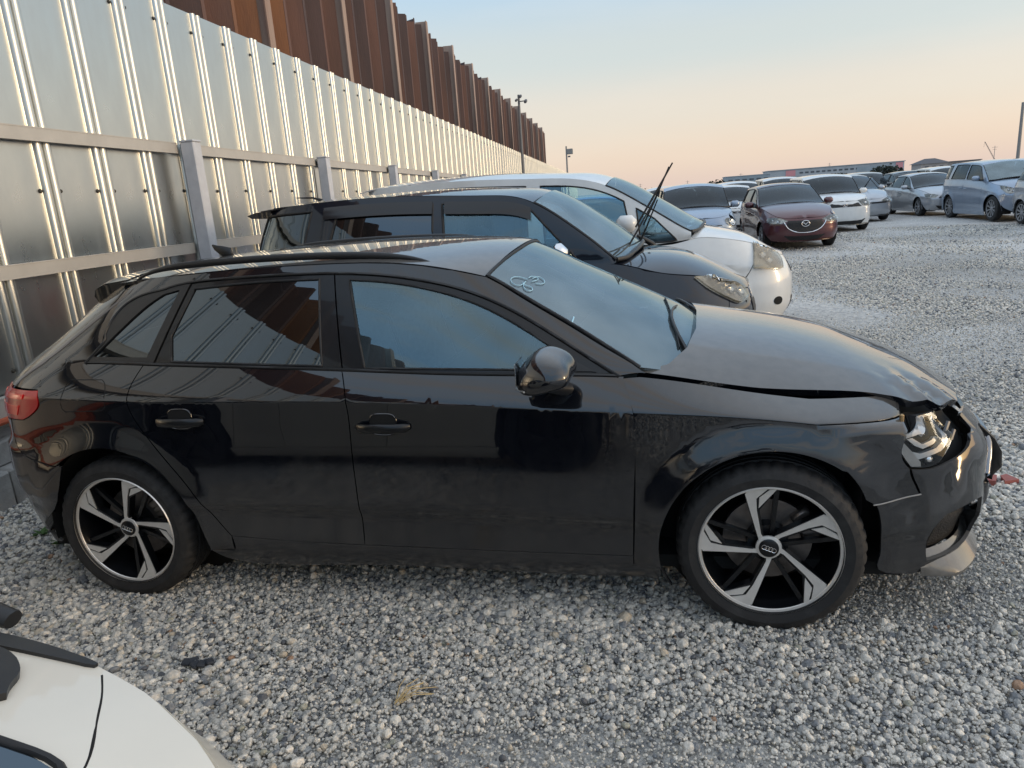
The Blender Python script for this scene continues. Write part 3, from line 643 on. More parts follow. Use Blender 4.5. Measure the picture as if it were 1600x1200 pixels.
shutC = [(.511, .305), (.474, .358), (.367, .553), (.219, .754), (.156, .911), (.210, 1.034)]
belt = lambda a, b, n=6: [(x, float(B.zb(x))) for x in np.linspace(a, b, n)]
silltop = lambda a, b: [(x, float(np.interp(x, [.511, .795, 1.102, 1.704, 2.163], [.305, .29, .284, .277, .275]))) for x in np.linspace(a, b, 5)]
archF = np.vstack([cat([(2.942, .503), (2.929, .540), (2.902, .588), (2.866, .632)], 4)[:-1], arc2(2.636, .318, .380, 52, 207, 36)]); archR = arc2(0, .318, .386, 193, 349, 1)
archR = arc2(0, .318, .386, -14, 194, 44)
fr_r = [(-.083, 1.040), (.024, 1.152), (.144, 1.265), (.249, 1.315), (.356, 1.337), (.689, 1.351), (1.025, 1.348)]
fr_f = [(1.03, 1.348), (1.236, 1.33), (1.389, 1.303), (1.538, 1.263), (1.709, 1.19), (1.879, 1.094), (2.043, .994), (2.127, .944)]
FR = cat(fr_r + fr_f[1:], 8)
def frz(x): return float(np.interp(x, FR[:, 0], FR[:, 1]))
sides = (False, True)
for mir in sides:
    kw = dict(parent=car, mirror=mir)
    fd = panel('front_door', SD, loop(silltop(1.103, 2.163), shutA, belt(2.145, 1.084), rev(shutB)), M_paint, rows=rows, **kw)
    rd = panel('rear_door', SD, loop(silltop(.511, 1.103), shutB, belt(1.084, .21), rev(shutC)), M_paint, rows=rows, **kw)
    # fender
    arF2 = [(2.999, .521), (2.962, .513), (2.942, .503)]
    zc_line = [(x, float(B.zc(x)) - 1e-4) for x in np.linspace(2.93, 2.178, 14)]
    fe = panel('front_wing', SD, loop([(2.262, .236), (2.163, .236)], [(2.163, .236), (2.163, .275)], shutA[:2] + [(2.179, float(B.zc(2.179)))], zc_line[::-1], [(2.93, zc_line[0][1]), (2.947, .665), (2.977, .615)],
               [(2.977, .615), (2.999, .521)], arF2, archF), M_paint, res=.028, **kw)
    sh_ = panel('wing_shoulder', B.shoulder, loop([(2.178, 0), (2.93, 0)], [(2.93, 0), (2.935, .5), (2.95, 1)], [(2.95, 1), (2.6, 1), (2.2, 1)], [(2.2, 1), (2.14, .93)], [(2.14, .93), (2.16, .5), (2.178, 0)], step=.025), M_paint, parent=fe, mirror=mir, res=.03, gap=.0015)
    # quarter: from the rear door cut up round the window, C-pillar, roof edge, down the tail
    cant = lambda a, b, n=14: [(x, float(B.zt(x))) for x in np.linspace(a, b, n)]
    wsE = [(1.629, 1.301), (1.728, 1.247), (1.85, 1.18), (1.97, 1.109), (2.064, 1.053), (2.156, .995), (2.223, .95)]
    q = panel('quarter_panel', SD, loop([(.407, .24), (.511, .24)], [(.511, .24), (.511, .305)], shutC, [(.21, 1.034), (.05, 1.039), (-.083, 1.040)], fr_r, fr_f, [(2.127, .944), (2.18, .95), (2.223, .95)], rev(wsE),
              [(1.629, 1.301), (1.60, 1.308), (1.5, 1.334)], cant(1.5, -.02), [(-.02, float(B.zt(-.02))), (-.18, 1.27), (-.29, 1.16), (-.375, 1.03), (-.42, .955)], [(-.42, .955), (-.235, .946)], [(-.235, .946), (-.285, .833), (-.303, .817)], [(-.303, .817), (-.36, .812)],
              [(-.36, .812), (-.36, .685), (-.316, .635), (-.212, .622)], rev(archR[5:])), M_paint, rows=rows[:4], res=.017, **kw)
    # rocker
    panel('sill', SD, loop(silltop(2.163, .511), [(.511, .305), (.511, .24), (.411, .24)], [(.411, .24), (.46, .185), (1.08, .175), (1.94, .17), (2.25, .18)], [(2.25, .18), (2.262, .236), (2.163, .236)], [(2.163, .236), (2.163, .275)]), M_paint, **kw)
    MBx = MB().box((1.33, -.80, .185), (1.85, .10, .05), bev=.01).V
    # window frames: satin black, one per door, with the glass set back
    g_q = loop([(-.045, 1.066), (.014, 1.118), (.117, 1.206), (.2, 1.266), (.258, 1.297)], [(.258, 1.297), (.335, 1.312)], [(.335, 1.312), (.222, 1.060)], [(.222, 1.060), (-.045, 1.066)], step=.012)
    g_r = loop([(.405, 1.316), (.692, 1.330), (.97, 1.330)], [(.97, 1.330), (1.002, 1.012)], [(1.002, 1.012), (.338, 1.042)], [(.338, 1.042), (.325, 1.139)], [(.325, 1.139), (.405, 1.316)], step=.012)
    g_f = loop([(1.097, 1.322), (1.212, 1.311), (1.333, 1.291), (1.5, 1.247), (1.637, 1.192), (1.774, 1.118), (1.892, 1.045)], [(1.892, 1.045), (1.905, .970)], [(1.905, .970), (1.758, .978), (1.177, .999)], [(1.177, .999), (1.097, 1.322)], step=.012)
    fo = panel('quarter_window_frame', SD, loop([(-.083, 1.040), (.05, 1.039), (.255, 1.034)], [(.255, 1.034), (.385, 1.337)], [(.36, 1.337), (.249, 1.315), (.144, 1.265), (.024, 1.152), (-.083, 1.040)], step=.014), M_black_trim, holes=[g_q], off=.003, gap=.001, res=.014, **kw)
    panel('window', SD, g_q, M_glass_dark, parent=fo, mirror=mir, off=-.004, thick=0, gap=0)
    fo = panel('rear_door_frame', SD, loop([(.26, 1.034), (.6, 1.022), (1.084, .999)], [(1.084, .999), (1.030, 1.346)], [(1.025, 1.346), (.689, 1.349), (.39, 1.337)], [(.39, 1.337), (.26, 1.034)], step=.014), M_gblack, holes=[g_r], off=-.001, gap=.001, res=.03, **kw)
    panel('window', SD, g_r, M_glass_dark, parent=fo, mirror=mir, off=-.005, thick=0, gap=0)
    seal('window_seal', SD, g_r, .005, M_rubber, fo, off=-.002, mirror=mir)
    fo = panel('front_door_frame', SD, loop([(1.088, .998), (1.5, .976), (1.94, .957), (2.12, .944)], rev(fr_f), [(1.034, 1.346), (1.088, .998)], step=.014), M_gblack, holes=[g_f], off=-.001, gap=.001, res=.03, **kw)
    panel('window', SD, g_f, M_glass_front, parent=fo, mirror=mir, off=-.005, thick=0, gap=0)
    seal('window_seal', SD, g_f, .005, M_rubber, fo, off=-.002, mirror=mir)
    seal('waist_strip', SD, np.array(belt(.0, 2.12, 40)), .007, M_black_trim, car, off=.001, closed=False, mirror=mir)
    seal('drip_rail', SD, FR, .006, M_black_trim, car, off=.002, closed=False, mirror=mir)
    # door handles: bowl, bar, key cap
    for dn, (hx, hz) in ((rd, (.39, .822)), (fd, (1.252, .796))):
        bowl = loop([(hx - .055, hz + .004), (hx - .045, hz + .034), (hx, hz + .042), (hx + .045, hz + .034), (hx + .055, hz + .004)], [(hx + .055, hz + .004), (hx + .05, hz - .028), (hx, hz - .040), (hx - .05, hz - .028), (hx - .055, hz + .004)], step=.008)
        panel('handle_recess', SD, bowl, M_under, parent=dn, mirror=mir, off=.0012, thick=0, gap=0)
        seal('recess_edge', SD, bowl, .0028, M_paint, dn, off=.001, mirror=mir)
        P = [SD(hx + t, hz - .004 - .004 * abs(t) / .1) + np.array([0, -o_, 0]) for t, o_ in ((-.105, .004), (-.09, .018), (-.05, .034), (0, .038), (.05, .034), (.09, .018), (.105, .004))]
        if mir: P = [p * [1, -1, 1] for p in P]
        MB().tube([tuple(p) for p in P], [.010, .015, .0155, .0155, .0155, .015, .010], 12, flat=(.6, 1.15)).build('handle', M_gblack, dn, auto=60)
    # roof rail with feet
    rl = [(.055, 1.352), (.13, 1.385), (.268, 1.409), (.46, 1.418), (.659, 1.421), (.95, 1.418), (1.215, 1.403), (1.371, 1.377), (1.44, 1.350)]
    P = [(x, (-.592 if not mir else .592), z - .006) for x, z in cat(rl, 5)]
    MB().tube(P, [.003 + .0125 * min(1, 5 * min(i, len(P) - 1 - i) / len(P)) for i in range(len(P))], 12, flat=(.8, .95)).build('roof_rail', M_black_trim, car, auto=60)
# fuel flap cut as a raised outline
seal('fuel_flap_gap', SD, loop([(-.130, .982), (.025, .980)], [(.025, .980), (.041, .965), (.048, .92), (.050, .875)], [(.050, .875), (.040, .862), (.03, .860)], [(.03, .860), (-.150, .856)], [(-.150, .856), (-.165, .870), (-.158, .92), (-.145, .97), (-.130, .982)], step=.02), .0022, M_under, car, off=-.0006, mirror=False)
# roof, windscreen, bonnet
hdr = [(1.629, -.625), (1.66, -.42), (1.685, -.2), (1.69, 0), (1.685, .2), (1.66, .42), (1.629, .625)]
re_ = [(x, float(B.wt(x)) * .995) for x in np.linspace(-.02, 1.5, 12)]
panel('roof', B.roof, loop([(-.02, -re_[0][1]), (-.06, -.35), (-.07, 0), (-.06, .35), (-.02, re_[0][1])], [(a, b) for a, b in re_] + [(1.629, .625)], rev(hdr), [(1.629, -.625)] + rev([(a, -b) for a, b in re_])), M_paint, car, res=.05, off=.001)
we = [(1.635, -.622), (1.73, -.645), (1.85, -.672), (1.97, -.702), (2.06, -.730), (2.156, -.760), (2.20, -.775)]
cow = [(2.20, -.775), (2.34, -.70), (2.42, -.55), (2.47, -.3), (2.485, 0), (2.47, .3), (2.42, .55), (2.34, .70), (2.20, .775)]
panel('windscreen', B.screen, loop(hdr, [(a, -b) for a, b in we], rev(cow), rev(we)), M_screen, car, res=.04, off=-.002, gap=.004)
seal('windscreen_trim', B.screen, np.array(cat(rev(we), 6)), .007, M_rubber, car, off=.002, closed=False); seal('windscreen_trim', B.screen, np.array(cat(rev(we), 6)), .007, M_rubber, car, off=.002, closed=False, mirror=True)
seal('header_trim', B.screen, np.array(cat(hdr, 6)), .006, M_rubber, car, off=0, closed=False)
hb = [(2.19, -.76), (2.30, -.69), (2.37, -.56), (2.41, -.35), (2.425, 0), (2.41, .35), (2.37, .56), (2.30, .69), (2.19, .76)]
he = [(2.19, -.76), (2.4, -.755), (2.6, -.738), (2.8, -.710), (2.98, -.672), (3.12, -.638)]
hf = [(3.12, -.638), (3.23, -.59), (3.33, -.50), (3.385, -.3), (3.40, 0), (3.385, .3), (3.33, .50), (3.23, .59), (3.12, .638)]
panel('bonnet', B.hood, loop(he, hf, rev([(a, -b) for a, b in he]), rev(hb)), M_paint, car, res=.03, thick=.028, gap=.001, off=0)
# cowl and wipers
panel('cowl_panel', lambda x, y: np.stack([x, y, .985 + .0 * x - .06 * y * y], -1), loop([(2.23, -.74), (2.36, -.55), (2.40, -.3), (2.41, 0), (2.40, .3), (2.36, .55), (2.23, .74)], [(2.23, .74), (2.30, .74)], [(2.30, .74), (2.47, .56), (2.52, .3), (2.53, 0), (2.52, -.3), (2.47, -.56), (2.30, -.74)], [(2.30, -.74), (2.23, -.74)], step=.03), M_black_trim, car, res=.06, off=-.012, thick=.02)
for y0, y1, x0, x1 in ((-.62, -.05, 2.395, 2.34), (.02, .60, 2.45, 2.35)):
    wp = empty('wiper', (0, 0, 0)); wp.parent = car
    P = [tuple(B.screen(x0 + (x1 - x0) * t - .05 * math.sin(t * PI), y0 + (y1 - y0) * t) + np.array([0, 0, .004 + .006 * math.sin(t * PI)])) for t in np.linspace(0, 1, 8)]
    MB().tube(P, [.011, .010, .008, .007, .006, .006, .005, .004], 6).build('wiper_arm', M_black_trim, wp)
    P = [tuple(B.screen(x0 - .02 + (x1 - x0) * t - .03, y0 + .05 + (y1 - y0) * t) + np.array([0, 0, .0])) for t in np.linspace(.05, 1.02, 8)]
    MB().tube(P, .006, 6, flat=(.5, 1.6)).build('wiper_blade', M_rubber, wp)
# hatch, rear window, spoiler (turned across the tail)
def across(z, u0):  # from right side u0 to its mirror on the left at height z
    c = uc_r(z); return [(2 * c - u0, z)]
def both(right):    # right-side (u,z) list -> the same list mirrored, reversed
    return [(2 * uc_r(z) - u, z) for u, z in right][::-1]
tg = [(-.42, .955), (-.375, 1.03), (-.29, 1.16), (-.18, 1.27), (-.03, 1.345)]
tl = [(-.47, .80), (-.48, .945), (-.42, .955)]
panel('tailgate', SD, loop(rev(tl), [(-.47, .80), (-.50, .62)], [(-.50, .62), (2 * uc_r(.62) + .50, .62)], both([(-.47, .80), (-.50, .62)])[::1], rev(both(tl)[::-1]), [both([(-.42, .955)])[0], (2 * uc_r(1.0) + .41, 1.0)], [(2 * uc_r(1.0) + .41, 1.0), (-.41, 1.0)], step=.03), M_paint, car, res=.045)
gr = [(-.385, 1.0), (-.33, 1.06), (-.22, 1.19), (-.12, 1.29)]
panel('rear_window', SD, loop(gr, [(-.12, 1.29), both([(-.12, 1.29)])[0]], both(gr), [both([(-.385, 1.0)])[0], (-.385, 1.0)], step=.03), M_glass_dark, car, res=.045, thick=0)
sp = MB(); V = []; F = []
st = [(-.055, -.02, 1.368, 1.30), (-.02, -.30, 1.352, 1.315)]
ys_ = np.linspace(-1, 1, 17); prof = []
for t in ys_:
    yy = t * .565; e = abs(t) ** 4; zt_ = float(B.roof(0, yy * .98)[2]); prof.append([(.0, yy, zt_ + .004), (-.12, yy, zt_ - .010 + .001), (-.235 + .05 * e, yy * .97, zt_ - .022 - .012 * e), (-.255 + .06 * e, yy * .97, zt_ - .045 - .018 * e), (-.215 + .05 * e, yy * .97, zt_ - .085 - .03 * e), (-.08, yy * .98, zt_ - .115)])
np_ = len(prof[0]); V = [p for r in prof for p in r]; F = [(i * np_ + j, i * np_ + (j + 1) % np_, (i + 1) * np_ + (j + 1) % np_, (i + 1) * np_ + j) for i in range(16) for j in range(np_)]
F += [tuple(range(np_))[::-1], tuple(16 * np_ + j for j in range(np_))]
mesh_obj('roof_spoiler', V, F, M_paint, car, smooth=True, auto=38)
# lamps at the tail
M_red_lens = pm('red_tail_lens', (.80, .010, .014), rough=.25, coat=.5, var=.2, vscale=10); M_red_dark = pm('dark_red_lens', (.46, .010, .014), rough=.25, coat=.4)
for mir in sides:
    t = panel('tail_light', SD, loop([(-.47, .948), (-.232, .944)], [(-.232, .944), (-.284, .833), (-.303, .817)], [(-.303, .817), (-.47, .806)], [(-.47, .806), (-.47, .948)], step=.015), M_red_dark, car, res=.02, off=.001, mirror=mir)
    panel('lamp_segment', SD, loop([(-.44, .928), (-.27, .928)], [(-.27, .928), (-.282, .905)], [(-.282, .905), (-.44, .900)], [(-.44, .9), (-.44, .928)], step=.012), M_red_lens, t, res=.02, off=.004, mirror=mir, thick=.006)
    panel('lamp_segment', SD, loop([(-.44, .882), (-.30, .882)], [(-.30, .882), (-.318, .835)], [(-.318, .835), (-.44, .832)], [(-.44, .832), (-.44, .882)], step=.012), M_red_lens, t, res=.02, off=.004, mirror=mir, thick=.006)
# rear bumper
rb = [(-.212, .620), (-.316, .632), (-.36, .685), (-.362, .808)]
bb = [(-.262, .253), (-.30, .235), (-.40, .235)]
panel('rear_bumper', SD, loop(rb, [(-.362, .808), (-.47, .804)], [(-.47, .804), (-.50, .62)], [(-.50, .62), (2 * uc_r(.62) + .5, .62)], both([(-.362, .808), (-.47, .804), (-.50, .62)]), both(rb)[0:], [(a, b) for a, b in [(2 * uc_r(z) - x, z) for x, z in arc2(0, .318, .386, 128.5, 190, 12)]],
      both(bb)[::-1], [both([(-.40, .235)])[0], (-.40, .235)], rev(bb), [tuple(p) for p in arc2(0, .318, .386, 190, 128.5, 12)], step=.025), M_paint, car, res=.03, rows=None)
# front bumper with its corner intake
hl_bot = [(2.977, .615), (3.01, .600), (3.05, .612), (3.10, .640)]
def bothf(l): return [(2 * uc_f(z) - u, z) for u, z in l][::-1]
ftop = [(2.977, .613), (3.02, .609), (3.05, .620), (3.10, .638), (3.135, .655), (3.155, .690), (3.20, .700), (3.26, .698), (3.30, .690)]
intake = loop([(3.02, .250), (3.035, .39), (3.065, .432)], [(3.065, .432), (3.16, .445), (3.22, .43)], [(3.22, .43), (3.22, .27)], [(3.22, .27), (3.02, .250)], step=.02)
intake_l = np.array([(2 * uc_f(z) - u, z) for u, z in intake])[::-1]
grille = loop([(3.31, .62), (3.255, .47)], [(3.255, .47), (3.33, .30)], [(3.33, .30), (2 * uc_f(.30) - 3.33, .30)], [(2 * uc_f(.30) - 3.33, .30), (2 * uc_f(.47) - 3.255, .47)], [(2 * uc_f(.47) - 3.255, .47), (2 * uc_f(.62) - 3.31, .62)], [(2 * uc_f(.62) - 3.31, .62), (3.31, .62)], step=.025)
arB = [(2.942, .503), (2.946, .42), (2.936, .30), (2.925, .235), (2.975, .195)]
def dentf(P, Nn):
    d = np.hypot((P[:, 0] - 3.26) / .09, (P[:, 2] - .56) / .05) + np.abs(P[:, 1] + .72) / .25
    k = np.exp(-d * d)[:, None]; n2 = Nn + k * np.array([.0, .0, .5]) * np.sin(P[:, :1] * 60); return P - Nn * k * .012, n2 / np.linalg.norm(n2, axis=1, keepdims=True)
panel('front_bumper', SD, loop(ftop, [(3.30, .690), (3.36, .690), (2 * uc_f(.69) - 3.36, .69), (2 * uc_f(.69) - 3.30, .690)], bothf(ftop), bothf([(2.977, .613), (2.999, .521), (2.962, .513), (2.942, .503)])[::-1], bothf(arB)[::-1],
      [bothf([(2.975, .195)])[0], (2.975, .195)], rev(arB), [(2.942, .503), (2.962, .513), (2.999, .521)], [(2.999, .521), (2.977, .613)], step=.02), M_paint, car, holes=[intake, intake_l, grille], res=.028, post=dentf)
M_mesh = pm('grille_black', (.008, .008, .009), rough=.4, bump=.8, bscale=160)
for il in (intake, intake_l): panel('intake_insert', SD, il, M_mesh, car, off=-.05, thick=0, gap=-.006, res=.04)
gp = panel('grille', SD, grille, M_mesh, car, off=-.03, thick=0, gap=-.01, res=.04)
seal('grille_frame', SD, grille, .012, pm('dark_chrome', (.25, .25, .26), rough=.2, metal=1), car, off=.0)
for z in np.linspace(.34, .59, 7):
    u0 = float(np.interp(z, [.30, .47, .62], [3.33, 3.255, 3.31])) + .02; P = [tuple(SD(u, z) + np.array([-.018, 0, 0])) for u in np.linspace(u0, 2 * uc_f(z) - u0, 12)]
    MB().tube(P, .006, 5).build('grille_bar', M_black_trim, gp)
# hanging torn trim at the bumper's front edge
MB().tube([(3.40, -.50, .66), (3.455, -.47, .60), (3.485, -.44, .54), (3.492, -.43, .47), (3.478, -.44, .425)], [.010, .016, .022, .024, .012], 8, flat=(1.4, .8)).build('torn_trim', M_black_trim, car, auto=60)
# bright scuffs along the bumper seam
seal('bumper_seam', SD, np.array(cat([(2.942, .503), (2.965, .513), (3.0, .522)], 6)), .0025, pm('scuffed_edge', (.30, .29, .28), rough=.5), car, off=.001, closed=False)
# splitter lip: a curved blade under the bumper
M_lip = pm('dusty_lip', (.030, .029, .028), rough=.22, coat=.8, col2=(.16, .15, .135), vscale=6, contrast=(.25, .7))
n = 41; us = np.linspace(0, 1, n); A = []; Bq = []; Cq = []; Dq = []
for t in us:
    def pt(z, push, dz=0):
        u0 = 3.0; u = u0 + (2 * (uc_f(z)) - 2 * u0) * t; p = SD(u, z); nn = surf_normal(SD, np.array([u]), np.array([z]), B.ref)[0]; nn[2] = 0; nn /= np.linalg.norm(nn); return p + nn * push + np.array([0, 0, dz])
    e = min(1, min(t, 1 - t) * 12) ; A.append(pt(.245, -.03, .03)); Bq.append(pt(.22, .03 * e)); Cq.append(pt(.205, .062 * e, -.012)); Dq.append(pt(.20, -.03, -.035))
ribbon('splitter', [A, Bq, Cq, [c - np.array([0, 0, .010]) for c in Cq], Dq], M_lip, car, auto=35)
# headlights
M_lampbody = pm('lamp_housing', (.10, .10, .105), rough=.3, metal=.4); M_drl = pm('lamp_light_guide', (.62, .63, .64), rough=.18, coat=.6, metal=.25)
hl = loop([(2.905, .722), (2.925, .734), (2.99, .742), (3.045, .746)], [(3.045, .746), (3.060, .70), (3.056, .682)], [(3.056, .682), (3.040, .650), (3.022, .620), (3.0, .614)], [(3.0, .614), (2.979, .616)], [(2.979, .616), (2.945, .668), (2.905, .722)], step=.008)
hbay = loop([(2.90, .725), (2.93, .745), (3.05, .755), (3.20, .735)], [(3.20, .735), (3.20, .655), (3.08, .60), (2.97, .60)], [(2.97, .60), (2.90, .725)], step=.02)
M_clearplastic = pm('lamp_frame_plastic', (.50, .47, .44), rough=.16, coat=.8, var=.15, vscale=30)
GUIDES = ([(2.925, .717), (2.962, .671), (2.989, .634), (2.994, .618), (2.976, .621), (2.943, .671), (2.911, .720)], [(2.912, .724), (2.939, .737), (3.040, .744), (3.040, .734), (2.957, .726), (2.925, .714)],
    [(3.032, .712), (3.044, .731), (3.054, .682), (3.035, .660), (2.985, .642), (2.966, .656), (2.964, .670), (2.983, .661), (3.019, .672), (3.034, .690)],
    [(2.944, .712), (2.954, .715), (2.984, .690), (3.008, .700), (3.016, .716), (3.022, .696), (3.016, .686), (2.989, .674), (2.968, .687)])
for mir in sides:
    h = panel('headlight', SD, hl, M_under, car, res=.02, off=-.040, thick=.0, gap=-.004, mirror=mir)
    panel('lamp_bay', SD, hbay, M_under, h, res=.03, off=-.055, thick=0, gap=0, mirror=mir)
    P0 = SD(hl[:, 0], hl[:, 1]); Nn = surf_normal(SD, hl[:, 0], hl[:, 1], B.ref)
    ribbon('lamp_wall', [np.vstack([P0 - Nn * .003, P0[:1] - Nn[:1] * .003]), np.vstack([P0 - Nn * .04, P0[:1] - Nn[:1] * .04])], M_lampbody, h, mirror=mir)
    for k, poly in enumerate(GUIDES):
        panel('light_guide', SD, loop(*[[poly[i], poly[(i + 1) % len(poly)]] for i in range(len(poly))], step=.006), M_clearplastic if k < 2 else M_drl, h, res=.012, off=(-.004, -.004, -.010, -.018)[k], thick=(.012, .012, .02, .014)[k], gap=0, mirror=mir)
    for (u_, z_) in ((3.10, .70), (3.12, .67), (3.09, .645)):
        p = SD(u_, z_) * np.array([1, -1 if mir else 1, 1]); MB().tube([tuple(p + np.array([-.05, 0, .0])), tuple(p + np.array([-.035, .02 * (-1 if mir else 1), .03]))], .007, 6).build('broken_bracket', M_lampbody, h)
    c = SD(3.012, .637) - surf_normal(SD, np.array([3.012]), np.array([.637]), B.ref)[0] * .026; c = c * ([1, -1, 1] if mir else [1, 1, 1])
    bm = bmesh.new(); bmesh.ops.create_uvsphere(bm, u_segments=16, v_segments=10, radius=.018); me = bpy.data.meshes.new('projector'); bm.to_mesh(me); bm.free(); me.materials.append(M_chrome); me.polygons.foreach_set('use_smooth', [True] * len(me.polygons))
    o = bpy.data.objects.new('projector', me); COL.objects.link(o); o.parent = h; o.location = tuple(c)
    panel('lens', SD, hl, glass_mat('clear_lamp_cover', (.93, .93, .92), refl=1.32, dust_sheen=.02), h, res=.02, off=.001, thick=.003, gap=.001, mirror=mir)
    if not mir: o = MB().box((3.075, -.735, .748), (.014, .014, .055), bev=.004).build('bracket_tab', pm('bare_bracket', (.45, .30, .15), rough=.4, metal=.7), car)
# door mirrors
def mirror_unit(sg):
    mp_ = empty('door_mirror', (0, 0, 0)); mp_.parent = car
    cx, cy, cz = 1.875, -1.000, 1.012
    pf = cat([(1.799, .994), (1.813, 1.025), (1.855, 1.070), (1.890, 1.086), (1.935, 1.078), (1.978, 1.048), (1.991, 1.018), (1.985, .990), (1.955, .972), (1.893, .955), (1.812, .952), (1.800, .972), (1.799, .994)], 3)[:-1]
    ctr = np.array([1.885, 1.012]); V = []; F = []; nr = 15; nu = len(pf)
    for i in range(nr):
        t = -1 + 2 * i / (nr - 1); s_ = max(.02, (1 - abs(t) ** 3.0)) ** (1 / 2.4) * (1 - .10 * t); yy = -1.0 - .105 * t * (1 if t > 0 else .92)
        for p in pf:
            q = (p - ctr) * s_ + ctr; V.append((q[0] + .03 * t * t, yy, q[1] - .012 * t))
    for i in range(nr - 1):
        for k in range(nu): F.append((i * nu + k, i * nu + (k + 1) % nu, (i + 1) * nu + (k + 1) % nu, (i + 1) * nu + k))
    F += [tuple(range(nu))[::-1], tuple((nr - 1) * nu + k for k in range(nu))]
    V = [(x, y * sg, z) for x, y, z in V]
    sh = mesh_obj('mirror_shell', V, F, M_paint, mp_, smooth=True)
    sh2 = MB().tube([(1.802, -.94 * sg, .962), (1.803, -1.02 * sg, .960), (1.84, -1.085 * sg, .968)], [.007, .007, .004], 8, flat=(.8, .8)).build('indicator_strip', pm('indicator', (.45, .42, .38), rough=.15, coat=1), mp_)
    MB().tube([(1.93, -.845 * sg, .915), (1.915, -.89 * sg, .930), (1.89, -.95 * sg, .955)], [.045, .036, .040], 12, flat=(1.0, .62)).build('mirror_foot', M_black_trim, mp_, auto=60)
    g = MB().box((cx - .066, cy * sg, cz + .006), (.003, .12, .075), bev=.002).build('mirror_glass', M_chrome, mp_)
    sf = panel('sail_panel', SD, loop([(1.915, .965), (1.90, 1.04)], [(1.90, 1.04), (2.05, .96)], [(2.05, .96), (1.915, .965)], step=.02), M_black_trim, mp_, off=.004, thick=.006, mirror=sg < 0)
mirror_unit(1); mirror_unit(-1)
# shark fin
MB().tube([(.17, 0, 1.405), (.15, 0, 1.415), (.11, 0, 1.43), (.075, 0, 1.448), (.06, 0, 1.462)], [.004, .022, .018, .010, .003], 8, flat=(.6, 1.4)).build('shark_fin_antenna', M_black_trim, car, auto=60)
# inner shell, floor, arches
for mir in sides:
    archs = [arc2(0, .318, .40, -14, 194, 30), arc2(2.636, .318, .394, -16, 196, 30)]
    ol = loop([(-.45, .22), (-.39, .22)], rev(archs[0]), [(.40, .22), (2.26, .22)], rev(archs[1]), [(3.02, .24), (3.10, .60)], [(3.10, .60), (2.9, .70), (2.4, .84), (2.1, .90)], [(2.1, .90), (1.1, .96), (-.05, 1.0), (-.45, .92)], [(-.45, .92), (-.45, .22)], step=.06)
    panel('inner_shell', SD, ol, M_under, car, off=-.022, thick=0, res=.09, mirror=mir)
fl = MB().box((1.3, 0, .20), (3.6, 1.50, .05)); fl.box((1.3, 0, .62), (.02, 1.5, .5)); fl.box((3.1, 0, .42), (.5, 1.05, .42)); fl.box((-.38, 0, .48), (.5, 1.1, .4)); fl.box((2.62, 0, .6), (.9, 1.02, .36)); fl.build('underbody', M_under, car, auto=None, smooth=False)
for xa in (0, 2.636):
    for sg in (1, -1):
        c0 = [(min(xa + .392 * math.cos(a), 2.935), -.845 * sg, .318 + .392 * math.sin(a)) for a in np.radians(np.linspace(-9, 190, 30))]
        c1 = [(x, -.60 * sg, z) for x, y, z in c0]
        ribbon('wheel_arch_liner', [c0, c1], M_under, car)
        MB().lathe([(.0, 0), (.40, 0)], 24, (xa, -.60 * sg, .318)).build('arch_back', M_under, car)
